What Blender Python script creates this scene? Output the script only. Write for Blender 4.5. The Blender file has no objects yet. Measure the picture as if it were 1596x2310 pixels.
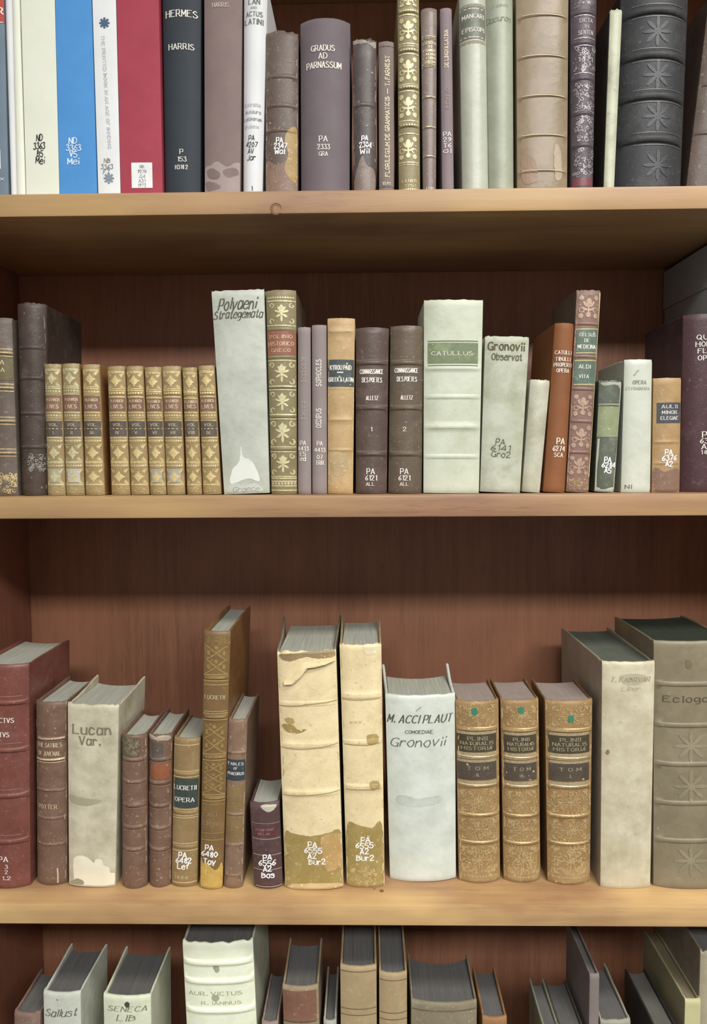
import bpy, math, random
from mathutils import Vector, Matrix

# ------------------------------------------------------------------ camera
C = bpy.context.scene.collection
F_PX, IMG_W, IMG_H = 1700.0, 1596, 2310
CAM = Vector((0, -.79, 1.45))
PITCH, YAW, ROLL = math.radians(3.95), math.radians(1.02), math.radians(.35)
FWD = Vector((-math.sin(YAW)*math.cos(PITCH), math.cos(YAW)*math.cos(PITCH), -math.sin(PITCH)))
_R0 = Vector((math.cos(YAW), math.sin(YAW), 0))
_U0 = _R0.cross(FWD)
RGT = _R0*math.cos(ROLL) - _U0*math.sin(ROLL)
UPV = _U0*math.cos(ROLL) + _R0*math.sin(ROLL)
cd = bpy.data.cameras.new('camera')
cd.sensor_fit = 'VERTICAL'; cd.sensor_height = 36; cd.lens = 36*F_PX/IMG_H
cd.clip_start = .02
cam = bpy.data.objects.new('camera', cd); C.objects.link(cam)
cam.matrix_world = Matrix(((RGT.x, UPV.x, -FWD.x, CAM.x), (RGT.y, UPV.y, -FWD.y, CAM.y),
                           (RGT.z, UPV.z, -FWD.z, CAM.z), (0, 0, 0, 1)))
bpy.context.scene.camera = cam

# ------------------------------------------------------------------ light
sc = bpy.context.scene
vs = sc.view_settings
vs.view_transform = 'Standard'; vs.look = 'None'; vs.gamma = 1; vs.use_curve_mapping = False
vs.exposure = 0.0
wd = bpy.data.worlds.new('room_bounce'); sc.world = wd; wd.use_nodes = True
bg = wd.node_tree.nodes['Background']
bg.inputs[0].default_value = (1.0, .96, .93, 1); bg.inputs[1].default_value = .33
def area(name, loc, target, sx, sy, watts, col):
    l = bpy.data.lights.new(name, 'AREA'); l.shape = 'RECTANGLE'; l.size = sx; l.size_y = sy
    l.energy = watts; l.color = col
    o = bpy.data.objects.new(name, l); C.objects.link(o); o.location = loc
    o.rotation_euler = (Vector(target)-Vector(loc)).to_track_quat('-Z', 'Y').to_euler()
    return o
# ceiling troffers in the aisle, and the next ones farther back in the room
area('ceiling_lamp', (.85, -1.05, 2.72), (.85, -1.05, 0), 1.2, .3, 34, (1, .98, .93))
area('ceiling_lamp', (-.85, -1.25, 2.72), (-.85, -1.25, 0), 1.2, .3, 4, (1, .94, .92))
area('ceiling_lamp', (.55, -2.40, 2.72), (.55, -2.40, 0), 2.4, .5, 126, (.95, .98, 1))

# ------------------------------------------------------------------ pixel <-> place
def ray(x, y): return FWD + RGT*((x-IMG_W/2)/F_PX) + UPV*((IMG_H/2-y)/F_PX)
def on_y(x, y, Y):
    d = ray(x, y); return CAM + d*((Y-CAM.y)/d.y)
def on_z(x, y, Z):
    d = ray(x, y); return CAM + d*((Z-CAM.z)/d.z)

# ------------------------------------------------------------------ materials
def lin(h):
    h = h.lstrip('#')
    f = lambda c: c/12.92 if c <= .04045 else ((c+.055)/1.055)**2.4
    return tuple(f(int(h[i:i+2], 16)/255) for i in (0, 2, 4)) + (1,)
_mats = {}
def mat(kind, c1, c2=None, c3=None, s=1.0, rough=None, amt=None):
    key = (kind, c1, c2, c3, s, rough, amt)
    if key in _mats: return _mats[key]
    m = bpy.data.materials.new(kind); m.use_nodes = True
    nt = m.node_tree; N = nt.nodes; Lk = nt.links.new
    p = N['Principled BSDF']
    P = dict(leather=(.42, .35), vellum=(.42, .4), cloth=(.62, .25), paper=(.6, .25), pages=(.85, .1),
             gilt=(.42, .4), ink=(.8, .1), wood=(.42, .35), plain=(.55, .3))[kind]
    p.inputs['Roughness'].default_value = P[0] if rough is None else rough
    p.inputs['Specular IOR Level'].default_value = P[1]
    a = lin(c1)
    if kind == 'ink' or kind == 'plain':
        p.inputs['Base Color'].default_value = a
        _mats[key] = m; return m
    tc = N.new('ShaderNodeTexCoord'); oi = N.new('ShaderNodeObjectInfo')
    ml = N.new('ShaderNodeMath'); ml.operation = 'MULTIPLY'; ml.inputs[1].default_value = 37.0
    Lk(oi.outputs['Random'], ml.inputs[0])
    ad = N.new('ShaderNodeVectorMath'); ad.operation = 'ADD'
    Lk(tc.outputs['Object'], ad.inputs[0]); Lk(ml.outputs[0], ad.inputs[1])
    def noise(scale, detail=4, rg=.6, sxyz=None):
        n = N.new('ShaderNodeTexNoise'); n.inputs['Scale'].default_value = scale
        n.inputs['Detail'].default_value = detail; n.inputs['Roughness'].default_value = rg
        src = ad.outputs[0]
        if sxyz:
            mp = N.new('ShaderNodeMapping'); mp.inputs['Scale'].default_value = sxyz
            Lk(src, mp.inputs[0]); src = mp.outputs[0]
        Lk(src, n.inputs['Vector']); return n.outputs['Fac']
    def ramp(fac, lo, hi):
        r = N.new('ShaderNodeMapRange'); r.inputs[1].default_value = lo; r.inputs[2].default_value = hi
        Lk(fac, r.inputs[0]); return r.outputs[0]
    def mix(fac, A, B):
        x = N.new('ShaderNodeMix'); x.data_type = 'RGBA'
        Lk(fac, x.inputs[0])
        for v, i in ((A, 6), (B, 7)):
            if isinstance(v, tuple): x.inputs[i].default_value = v
            else: Lk(v, x.inputs[i])
        return x.outputs[2]
    def bump(fac, st, dist):
        b = N.new('ShaderNodeBump'); b.inputs['Strength'].default_value = st; b.inputs['Distance'].default_value = dist
        Lk(fac, b.inputs['Height']); Lk(b.outputs[0], p.inputs['Normal'])
    b = lin(c2) if c2 else tuple(v*.72 for v in a[:3])+(1,)
    if kind == 'leather':
        col = mix(ramp(noise(55*s, 6, .65), .36, .66), a, b)
        c = lin(c3) if c3 else tuple(min(1, v*1.7+.02) for v in a[:3])+(1,)
        k = .60 if amt is None else amt
        sc_ = N.new('ShaderNodeMath'); sc_.operation = 'MULTIPLY'; sc_.inputs[1].default_value = .5
        Lk(ramp(noise(26*s, 7, .7), .5, .66), sc_.inputs[0]); col = mix(sc_.outputs[0], col, mix(ramp(noise(90*s, 3), .3, .7), c, tuple(v*.7 for v in b[:3])+(1,)))
        col = mix(ramp(noise(230*s, 5, .7), k, k+.09), col, c)
        Lk(col, p.inputs['Base Color']); bump(noise(420*s, 4, .6), .35, .0007)
    elif kind == 'vellum':
        col = mix(ramp(noise(34*s, 6, .62), .38, .68), a, b)
        c = lin(c3) if c3 else tuple(v*.55 for v in a[:3])+(1,)
        k = .66 if amt is None else amt
        sc_ = N.new('ShaderNodeMath'); sc_.operation = 'MULTIPLY'; sc_.inputs[1].default_value = .38
        Lk(ramp(noise(15*s, 8, .72), .52, .66), sc_.inputs[0]); col = mix(sc_.outputs[0], col, c)
        col = mix(ramp(noise(120*s, 8, .75), k, k+.1), col, c)
        Lk(col, p.inputs['Base Color']); bump(noise(60*s, 5, .55), .3, .0022)
    elif kind == 'cloth':
        col = mix(ramp(noise(40*s, 5), .3, .75), a, b)
        Lk(col, p.inputs['Base Color']); bump(noise(900, 2, .5), .25, .0004)
    elif kind == 'paper':
        col = mix(ramp(noise(30*s, 5), .35, .8), a, b)
        Lk(col, p.inputs['Base Color'])
    elif kind == 'pages':
        st = noise(1, 3, .6, (1500, 14, 14))
        col = mix(ramp(st, .3, .7), a, b)
        col = mix(ramp(noise(45, 5), .5, .8), col, tuple(v*.75 for v in a[:3])+(1,))
        Lk(col, p.inputs['Base Color']); bump(st, .4, .0005)
    elif kind == 'gilt':
        p.inputs['Metallic'].default_value = .25
        col = mix(ramp(noise(300, 4, .7), .42, .72), a, b)
        Lk(col, p.inputs['Base Color'])
    elif kind == 'wood':
        ax = (3, 60, 60) if c3 != 'v' else (60, 60, 2.2)
        g1 = noise(1.6*s, 7, .62, ax); g2 = noise(9*s, 4, .6, ax); g3 = noise(4.0, 3)
        col = mix(ramp(g1, .3, .7), a, b)
        col = mix(ramp(g2, .55, .8), col, tuple(v*.62 for v in b[:3])+(1,))
        col = mix(ramp(noise(26, 4, .7, ax), .56, .74), col, tuple(v*.8 for v in b[:3])+(1,))
        col = mix(ramp(g3, .45, .8), col, tuple(v*1.12 for v in a[:3])+(1,))
        if c3 and c3 != 'v': col = mix(ramp(noise(1, 3, .5, (3.2*s, 9, 9)), .38, .62), col, mix(ramp(g1, .3, .75), lin(c3), tuple(v*.8 for v in lin(c3)[:3])+(1,)))
        Lk(col, p.inputs['Base Color']); g4 = noise(30, 3, .6, ax)
        bump(g4, .12, .0004)
    _mats[key] = m
    return m

# ------------------------------------------------------------------ mesh helpers
def link_mesh(name, V, Fc, m, parent=None, smooth=None):
    me = bpy.data.meshes.new(name); me.from_pydata(V, [], Fc); me.update()
    if m: me.materials.append(m)
    if smooth is not None:
        for pl in me.polygons: pl.use_smooth = True
        me.set_sharp_from_angle(angle=math.radians(smooth))
    o = bpy.data.objects.new(name, me); C.objects.link(o)
    if parent: o.parent = parent
    return o
def empty(name, label, cat, group=None):
    o = bpy.data.objects.new(name, None); C.objects.link(o); o.empty_display_size = .02
    o['label'] = label; o['category'] = cat
    if group: o['group'] = group
    return o
def bev_box(x0, x1, y0, y1, z0, z1, r=.0012):
    """box with chamfered edges as vertex and face lists"""
    import bmesh
    bm = bmesh.new()
    bmesh.ops.create_cube(bm, size=1)
    for v in bm.verts:
        v.co = Vector((x0+(v.co.x+.5)*(x1-x0), y0+(v.co.y+.5)*(y1-y0), z0+(v.co.z+.5)*(z1-z0)))
    if r: bmesh.ops.bevel(bm, geom=bm.edges[:], offset=r, segments=2, affect='EDGES', profile=.6)
    bm.verts.index_update()
    V = [tuple(v.co) for v in bm.verts]; Fc = [[v.index for v in f.verts] for f in bm.faces]
    bm.free(); return V, Fc

# ------------------------------------------------------------------ pen-stroke alphabet (x 0-7, y 0-9, baseline 2, capitals 7 high)
G = {}
for ln in """A 02 39 62;14 54
B 02 09;~09 38 57 46 06;~06 46 64 43 02
C ~68 49 18 05 13 42 63
D 02 09;~09 39 67 64 32 02
E 62 02 09 69;06 46
F 02 09 69;06 46
G ~68 49 18 05 13 42 63;62 65 45
H 02 09;62 69;06 66
I 12 19
J ~49 44 32 12 03
K 02 09;69 05;26 62
L 09 02 62
M 02 09 34 69 62
N 02 09 62 69
O ~39 18 06 05 13 32 53 65 66 58 39
P 02 09;~09 49 57 45 05
Q ~39 18 06 05 13 32 53 65 66 58 39;44 71
R 02 09;~09 49 57 45 05;35 62
S ~58 39 18 07 26 45 64 42 12 03
T 32 39;09 69
U ~09 04 22 42 64 69
V 09 32 69
W 09 12 37 52 69
X 02 69;09 62
Y 09 36 69;36 32
Z 09 69 02 62
0 ~39 17 05 14 32 54 65 57 39
1 18 39 32
2 ~07 19 49 57 35 02;02 62
3 ~08 39 58 36;~36 64 42 12 03
4 52 59 04 64
5 69 19 06;~06 46 64 42 12 03
6 ~59 27 04 22 43 54 45 15 04
7 09 69 22
8 ~36 17 28 49 57 36 14 23 42 54 36
9 ~12 44 67 49 28 17 26 56 67
a ~56 37 17 04 12 32 54;57 52
b 09 02;~04 27 47 55 43 22 03
c ~56 37 17 04 12 32 53
d 59 52;~55 37 17 04 12 32 54
e ~05 55 47 27 05 03 22 42 53
f ~59 38 26 22;07 47
g ~55 37 17 05 13 33 54;~57 51 30 10
h 09 02;~05 27 46 52
i 12 16;18 19
j ~26 21 00;28 29
k 09 02;57 04;25 52
l 12 19
m 02 07;~05 17 26 32;~35 57 66 62
n 02 07;~05 27 46 52
o ~27 05 04 22 42 54 55 47 27
p 00 07;~05 27 47 55 43 22 03
q ~55 37 17 05 13 33 54;57 50
r 02 07;~05 27 46
s ~56 37 17 06 35 54 42 12 03
t ~29 23 32 43;07 47
u ~07 03 22 42 54;57 52
v 07 22 57
w 07 12 36 52 67
x 02 57;07 52
y 07 22;57 10
z 07 57 02 52
. 12 13
- 15 45
_ 05 75
& ~62 18 29 38 14 02 22 65
Æ 02 49;49 42;49 79;45 75;42 72;14 44""".splitlines():
    k, v = ln[0], ln[2:]
    st = []
    for s_ in v.split(';'):
        sm = s_.startswith('~'); s_ = s_.lstrip('~')
        st.append((sm, [(int(q[0]), int(q[1])) for q in s_.split()]))
    G[k] = st
def catmull(pts, n=4):
    out = []
    closed = pts[0] == pts[-1]
    for i in range(len(pts)-1):
        p1, p2 = pts[i], pts[i+1]
        p0 = pts[i-1] if i > 0 else (pts[-2] if closed else p1)
        p3 = pts[i+2] if i+2 < len(pts) else (pts[1] if closed else p2)
        for k in range(n):
            t = k/n
            out.append(tuple(.5*((2*b)+(-a+c)*t+(2*a-5*b+4*c-d)*t*t+(-a+3*b-3*c+d)*t**3)
                             for a, b, c, d in zip(p0, p1, p2, p3)))
    out.append(pts[-1]); return out

class Flat:
    """2-D shapes (metres, x across the spine and z up it) that are later laid on the spine"""
    def __init__(s): s.V = []; s.F = []
    def tri(s, a, b, c, lim=.004, dep=0):
        ls = [((a[0]-b[0])**2+(a[1]-b[1])**2, a, b, c), ((b[0]-c[0])**2+(b[1]-c[1])**2, b, c, a),
              ((c[0]-a[0])**2+(c[1]-a[1])**2, c, a, b)]
        d, p, q, r = max(ls, key=lambda e: e[0])
        if d > lim*lim and dep < 9:
            m = ((p[0]+q[0])/2, (p[1]+q[1])/2)
            s.tri(p, m, r, lim, dep+1); s.tri(m, q, r, lim, dep+1); return
        i = len(s.V); s.V += [a, b, c]; s.F.append((i, i+1, i+2))
    def poly(s, pts):
        from mathutils.geometry import tessellate_polygon
        for t in tessellate_polygon([[Vector((p[0], p[1], 0)) for p in pts]]):
            a, b, c = (pts[i] for i in t)
            if (b[0]-a[0])*(c[1]-a[1])-(b[1]-a[1])*(c[0]-a[0]) < 0: b, c = c, b
            s.tri(a, b, c)
    def stroke(s, pts, wt, wn=None, ext=.4):
        wn = wt if wn is None else wn
        for a, b in zip(pts, pts[1:]):
            dx, dz = b[0]-a[0], b[1]-a[1]; L = math.hypot(dx, dz)
            if L < 1e-7: continue
            w = (wn+(wt-wn)*abs(dz)/L)/2
            ux, uz = dx/L, dz/L; e = w*ext
            A = (a[0]-ux*e, a[1]-uz*e); B = (b[0]+ux*e, b[1]+uz*e)
            n = max(1, int((L+2*e)/.004))
            for k in range(n):
                P = [(A[0]+(B[0]-A[0])*t, A[1]+(B[1]-A[1])*t) for t in (k/n, (k+1)/n)]
                i = len(s.V)
                s.V += [(P[0][0]+uz*w, P[0][1]-ux*w), (P[1][0]+uz*w, P[1][1]-ux*w),
                        (P[1][0]-uz*w, P[1][1]+ux*w), (P[0][0]-uz*w, P[0][1]+ux*w)]
                s.F.append((i, i+1, i+2, i+3))
    def disc(s, cx, cz, rx, rz=None, ang=0, n=9):
        rz = rx if rz is None else rz
        ca, sa = math.cos(ang), math.sin(ang)
        s.poly([(cx+ca*rx*math.cos(6.283*k/n)-sa*rz*math.sin(6.283*k/n),
                 cz+sa*rx*math.cos(6.283*k/n)+ca*rz*math.sin(6.283*k/n)) for k in range(n)])
    def text(s, txt, cx, cz, cap, width, style='serif', rot=0, rnd=None):
        wt, wn, shear, serif = dict(serif=(.17, .09, 0, .85), sans=(.16, .14, 0, 0), hand=(.12, .11, .1, 0),
                                    bold=(.2, .17, .04, 0), script=(.12, .05, .28, 0), ital=(.15, .06, .3, .7))[style]
        x = 0; items = []
        for ch in txt:
            if ch == ' ': x += 3.6; continue
            g = G.get(ch) or G.get(ch.upper())
            if not g: x += 2; continue
            mx = max(p[0] for _, P in g for p in P)
            dz = (rnd.uniform(-.5, .5) if rnd and style in ('hand', 'bold', 'script') else 0)
            for sm, P in g:
                Q = catmull(P) if sm else list(P)
                items.append([(q[0]+x, q[1]+dz) for q in Q])
                if serif:
                    for e, f in ((P[0], P[1]), (P[-1], P[-2])):
                        if abs(e[1]-f[1]) > abs(e[0]-f[0])*.8 and (not sm):
                            items.append([(e[0]-serif+x, e[1]), (e[0]+serif+x, e[1])])
            x += mx+(2.4 if serif else 1.9)
        tot = max(1, x-2)
        k = cap/7.0; kx = (width/tot) if width else k
        cr, sr = math.cos(rot), math.sin(rot)
        for P in items:
            Q = []
            for a, b in P:
                px = (a-tot/2)*kx+(b-5.5)*k*shear; pz = (b-5.5)*k
                Q.append((cx+px*cr-pz*sr, cz+px*sr+pz*cr))
            s.stroke(Q, wt*cap, wn*cap)
    # ---------------- gold tooling
    def frame(s, x0, z0, x1, z1, t):
        s.stroke([(x0, z0), (x1, z0)], t); s.stroke([(x0, z1), (x1, z1)], t)
        s.stroke([(x0, z0), (x0, z1)], t); s.stroke([(x1, z0), (x1, z1)], t)
    def arc(s, cx, cz, r, a0, a1, t, n=6):
        s.stroke([(cx+r*math.cos(a0+(a1-a0)*k/n), cz+r*math.sin(a0+(a1-a0)*k/n)) for k in range(n+1)], t)
    def orn(s, kind, x0, z0, x1, z1, rnd):
        w, h = x1-x0, z1-z0; cx, cz = (x0+x1)/2, (z0+z1)/2; m = min(w, h)
        if kind == 'diamond':
            s.stroke([(x0, z1), (x1, z1)], m*.07); s.stroke([(x0, z0), (x1, z0)], m*.07)
            q = .33
            pts = []
            for k in range(16):
                a = 6.283*k/16; r = (1 if k % 4 == 0 else .86 if k % 2 == 0 else .8)
                c, n_ = math.cos(a), math.sin(a); d = 1/(abs(c)+abs(n_))
                pts.append((cx+c*d*r*w*.36, cz+n_*d*r*h*.40))
            s.poly(pts)
            for sx in (-1, 1):
                for sz in (-1, 1):
                    for k in range(3):
                        a = math.atan2(sz*.8, sx*1.0)+(k-1)*.35
                        p = (cx+sx*w*.46, cz+sz*h*.44)
                        s.stroke([p, (p[0]-math.cos(a)*m*.24, p[1]-math.sin(a)*m*.24)], m*.055)
        elif kind == 'fleur':
            for k, r in ((0, .34), (.5, .27), (-.5, .27), (1.15, .26), (-1.15, .26), (2.2, .22), (-2.2, .22), (3.14, .3)):
                a = 1.57+k
                s.disc(cx+math.cos(a)*w*r*.62, cz+math.sin(a)*h*r*.8, m*.15, m*.055, math.atan2(math.sin(a)*h, math.cos(a)*w))
            s.disc(cx, cz+h*.02, m*.07); s.stroke([(cx, cz-h*.3), (cx, cz+h*.3)], m*.05)
            s.disc(cx, cz+h*.28, m*.11, m*.09)
            for sx in (-1, 1):
                for sz in (-1, 1):
                    px, pz = cx+sx*w*.36, cz+sz*h*.36
                    s.arc(px, pz, m*.1, 1.57*sx, 1.57*sx+4.6*sz, m*.055)
                    s.disc(px+sx*m*.06, pz, m*.045)
        elif kind == 'bloom':
            s.disc(cx, cz+h*.16, w*.14, h*.17); s.disc(cx, cz-h*.3, w*.13, h*.1)
            s.stroke([(cx, cz-h*.36), (cx, cz+h*.3)], m*.09)
            for sx in (-1, 1):
                s.disc(cx+sx*w*.17, cz+h*.1, w*.18, h*.055, sx*.95); s.disc(cx+sx*w*.19, cz-h*.08, w*.17, h*.05, sx*.4)
                s.disc(cx+sx*w*.36, cz+h*.34, w*.12, h*.1); s.disc(cx+sx*w*.36, cz-h*.34, w*.12, h*.1)
                s.arc(cx+sx*w*.33, cz-h*.12, m*.12, 0, 4.5*sx, m*.05)
                s.disc(cx+sx*w*.42, cz+h*.08, w*.04)
        elif kind == 'star':
            for k in range(8):
                a = k*math.pi/4; r = .3 if k % 2 == 0 else .17
                s.stroke([(cx, cz), (cx+math.cos(a)*w*r, cz+math.sin(a)*h*r*1.1)], m*.035)
            for k in range(12):
                a = k*.5236+.26; s.disc(cx+math.cos(a)*w*.36, cz+math.sin(a)*h*.36, m*.022, n=6)
            for sx in (-1, 1):
                for sz in (-1, 1):
                    px, pz = cx+sx*w*.45, cz+sz*h*.45
                    s.poly([(px, pz), (px-sx*m*.22, pz), (px-sx*m*.13, pz-sz*m*.07), (px-sx*m*.06, pz-sz*m*.16), (px, pz-sz*m*.24)])
                    s.disc(px-sx*m*.2, pz-sz*m*.19, m*.04, n=6)
            for _ in range(22):
                s.disc(cx+rnd.uniform(-.47, .47)*w, cz+rnd.uniform(-.47, .47)*h, m*rnd.uniform(.012, .03), n=5)
        elif kind == 'lattice':
            n = max(2, int(h/w*2.2))
            for k in range(n):
                zc = z0+(k+.5)*h/n; q = h/n*.5
                for sx in (-1, 1):
                    s.stroke(catmull([(cx+sx*w*.45, zc-q), (cx+sx*w*.1, zc-q*.3), (cx-sx*w*.1, zc+q*.3), (cx-sx*w*.45, zc+q)], 3), m*.06)
                    s.disc(cx+sx*w*.34, zc, w*.07, q*.35); s.arc(cx+sx*w*.24, zc, w*.12, 0, 5, m*.035)
                s.disc(cx, zc+q*.8, w*.09, q*.3)
        elif kind == 'speck':
            for _ in range(int(60)):
                x, z = rnd.uniform(x0, x1), rnd.uniform(z0, z1)
                if rnd.random() < .5: s.disc(x, z, m*rnd.uniform(.015, .05), n=5)
                else: s.arc(x, z, m*rnd.uniform(.05, .12), rnd.uniform(0, 6), rnd.uniform(6, 10), m*.03, 4)
        elif kind == 'dots':
            n = max(3, int(w/h*1.1))
            for k in range(n): s.disc(x0+(k+.5)*w/n, cz, h*.42, n=6)
        elif kind == 'scallop':
            n = max(5, int(w/h*1.3))
            for k in range(n): s.arc(x0+(k+.5)*w/n, z0+h*.25, w/n*.5, 0, 3.14, h*.28, 4)
            s.stroke([(x0, z0), (x1, z0)], h*.28)
        elif kind == 'leafburst':
            for k in range(8):
                a = 6.283*k/8; s.disc(cx+math.cos(a)*m*.55, cz+math.sin(a)*m*.55, m*.42, m*.12, a)
            s.disc(cx, cz, m*.25)
# ------------------------------------------------------------------ the bookcase
SHELF = {0: 2.075, 1: 1.7254, 2: 1.4130, 3: .9656, 4: .600, 5: .12}
TH, BACK, XL, XR = .0233, .25, -.473, .492
W_SHELF = mat('wood', '#a07b5f', '#8b684f', '#bb9868')
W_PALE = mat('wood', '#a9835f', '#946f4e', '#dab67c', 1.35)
W_DARK = mat('wood', '#9c6a50', '#825842', 'v')
floor = link_mesh('floor', *bev_box(-2.5, 2.5, -3.5, .6, -.05, 0, 0), mat('paper', '#3a3532', '#2f2b29'))
floor['kind'] = 'structure'
wall = link_mesh('wall_back', *bev_box(-2.5, 2.5, BACK+.03, BACK+.13, 0, 2.9, 0), mat('paper', '#cfc8ba'))
wall['kind'] = 'structure'
case = empty('bookcase', 'brown wooden bookcase whose shelves hold all the old books', 'bookcase')
case.location = (0, BACK/2, 0)
def part_of_case(name, b, m, r=.002):
    o = link_mesh(name, *bev_box(*b, r), m, None, 30); o.parent = case
    o.matrix_parent_inverse = Matrix.Translation((0, -BACK/2, 0)); return o
part_of_case('back_panel', (XL-.02, XR+.02, BACK, BACK+.012, 0, 2.3), W_DARK)
W_SIDE = mat('wood', '#a06a52', '#885842', 'v')
part_of_case('side_panel', (XL-.025, XL, 0, BACK, 0, 2.3), W_SIDE)
part_of_case('side_panel', (XR, XR+.025, 0, BACK, 0, 2.3), W_SIDE)
part_of_case('top_panel', (XL-.04, XR+.04, -.015, BACK+.012, 2.3, 2.33), W_SHELF)
part_of_case('plinth', (XL, XR, .02, .04, 0, SHELF[5]-TH), W_DARK)
for k in range(6):
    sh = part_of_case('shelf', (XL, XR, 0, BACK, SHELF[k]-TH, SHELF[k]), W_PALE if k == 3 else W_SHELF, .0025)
    if k == 1:
        fl = Flat(); c = on_y(623, 471, 0)
        fl.arc(c.x, c.z, .0055, 0, 5.6, .0012, 12); fl.arc(c.x, c.z, .0038, .5, 4, .0008, 10)
        kn = link_mesh('wood_knot', [(x, -.0002, z) for x, z in fl.V], fl.F, mat('ink', '#8a6544'), sh)

# ------------------------------------------------------------------ a book
def smooth(t): t = max(0, min(1, t)); return t*t*(3-2*t)
SERIAL = [0]
PAGES = mat('pages', '#bab9aa', '#929284')
GROUP = {1: 'books on the uppermost visible shelf', 2: 'books on the second shelf', 3: 'books on the third shelf',
         4: 'books on the lowest visible shelf'}
def book(row, kind, L, R, yt, m, label, yb=None, yref=None, Ys=None, D=.11, b=.004, pw=2.3, t=.0024, bm=None,
         pm=None, bands=(), bh=.0013, bw=.0022, gap=.004, sq=.0, flare=(0, 0), lift=0, wear=.0003, dec=(), lean=0,
         hollow=None, cap=.001, rub=None, th=.0013, rag=0, group=None):
    SERIAL[0] += 1
    rnd = random.Random(SERIAL[0]*7+3)
    zs = SHELF[row]; pm = pm or PAGES; bm = bm or m
    yref = yt if yref is None else yref
    if Ys is None:
        Ys = on_z((L[1]+R[1])/2, yb, zs).y if row == 3 else {1: .018, 2: .026, 4: .03}[row]
    if yb is None: yb = {1: 435, 2: 1116, 4: 2900}[row]
    a, c = on_y(L[0], yref, Ys), on_y(R[0], yref, Ys)
    zt = on_y((L[0]+R[0])/2, yt, Ys).z
    if len(L) > 1:
        e, f = on_y(L[1], yb, Ys), on_y(R[1], yb, Ys)
        lx = lambda z: e.x+(a.x-e.x)*(z-e.z)/(a.z-e.z)
        rx = lambda z: f.x+(c.x-f.x)*(z-f.z)/(c.z-f.z)
        X0, X1, Z0, Z1 = lx(zs), lx(zt), rx(zs), rx(zt)
    else:
        dx = math.tan(lean)*(a.z-zs)
        X1, Z1 = a.x, c.x; X0, Z0 = X1-dx, Z1-dx
    ang = math.atan2((X1+Z1-X0-Z0)/2, zt-zs)
    w0, w1 = (Z0-X0)*math.cos(ang), (Z1-X1)*math.cos(ang)
    h = (zt-zs)/math.cos(ang)
    M = Matrix.Translation(((X0+Z0)/2, Ys, zs+.0004+abs(math.sin(ang))*w0/2)) @ Matrix.Rotation(ang, 4, 'Y')
    Mi = M.inverted()
    loc = lambda px, py: (lambda v: (v.x, v.z))(Mi @ on_y(px, py, Ys))
    k_px = h/max(1, abs(yb-yt)) if row != 4 else (on_y(0, yt+100, Ys)-on_y(0, yt, Ys)).length/100
    W = lambda z: w0+(w1-w0)*z/h
    bz = [loc((L[0]+R[0])/2, y)[1] if row == 4 else loc((L[-1]+R[-1])/2+((L[0]+R[0])-(L[-1]+R[-1]))/2*(yb-y)/(yb-yref), y)[1] for y in bands]
    def front(x, z, off=0):
        if off: z = max(.0004, min(h-.0003, z))
        u = min(1, abs(x)/(W(z)/2)); y = b*u**pw
        for q in bz:
            d = abs(z-q)/bw
            if d < 1: y -= bh*math.sqrt(1-d*d)*(1-u**8)
        y += cap*smooth((z-(h-.0035))/.0035)*1.3 + cap*smooth((.003-z)/.003)
        return Vector((x, y-off, z))
    root = empty(kind, label, 'book', group or GROUP[row]); root.matrix_world = M
    # ---- spine
    zl = set([0, .0008, .0018, .003, h-.0035, h-.002, h-.0009, h])
    n = max(8, int(h/.007))
    zl |= {h*i/n for i in range(1, n)}
    for q in bz:
        for k in (-1.02, -.92, -.7, -.4, 0, .4, .7, .92, 1.02): zl.add(q+bw*k)
    zl = sorted(z for z in zl if 0 <= z <= h)
    zl = [z for i, z in enumerate(zl) if i == 0 or z-zl[i-1] > 1.5e-4 or z == h]
    nu = 18; us = [math.sin(math.pi/2*(-1+2*i/nu)) for i in range(nu+1)]
    jag = [rnd.uniform(-1, .2)*wear for _ in range(nu+3)]
    if rag:
        for i in range(nu+3): jag[i] -= rag*max(0, math.sin(i*.9+SERIAL[0]))*rnd.random()
    V = []; ncol = nu+3
    for inner in (0, 1):
        for z in zl:
            wz = W(z)/2
            row_ = [Vector((-wz+.0003, b+.006, z))]+[front(u*wz, z) for u in us]+[Vector((wz-.0003, b+.006, z))]
            for i, v in enumerate(row_):
                if inner:
                    v.x *= (wz-th)/wz
                    if 0 < i < ncol-1: v.y += th
                if z > h-.006: v.z += jag[i]*smooth((z-(h-.006))/.006)
                V.append(tuple(v))
    nz = len(zl); off = nz*ncol; Fc = []
    for r_ in range(nz-1):
        for i in range(ncol-1):
            q = [r_*ncol+i, r_*ncol+i+1, (r_+1)*ncol+i+1, (r_+1)*ncol+i]
            Fc.append(q); Fc.append([off+x for x in reversed(q)])
    for i in range(ncol-1):
        Fc.append([(nz-1)*ncol+i, (nz-1)*ncol+i+1, off+(nz-1)*ncol+i+1, off+(nz-1)*ncol+i])
        Fc.append([i+1, i, off+i, off+i+1])
    for r_ in range(nz-1):
        i = ncol-1
        Fc.append([r_*ncol, (r_+1)*ncol, off+(r_+1)*ncol, off+r_*ncol])
        Fc.append([(r_+1)*ncol+i, r_*ncol+i, off+r_*ncol+i, off+(r_+1)*ncol+i])
    spine = link_mesh('spine', V, Fc, m, root, 50)
    # ---- boards
    hb = h+sq
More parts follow.
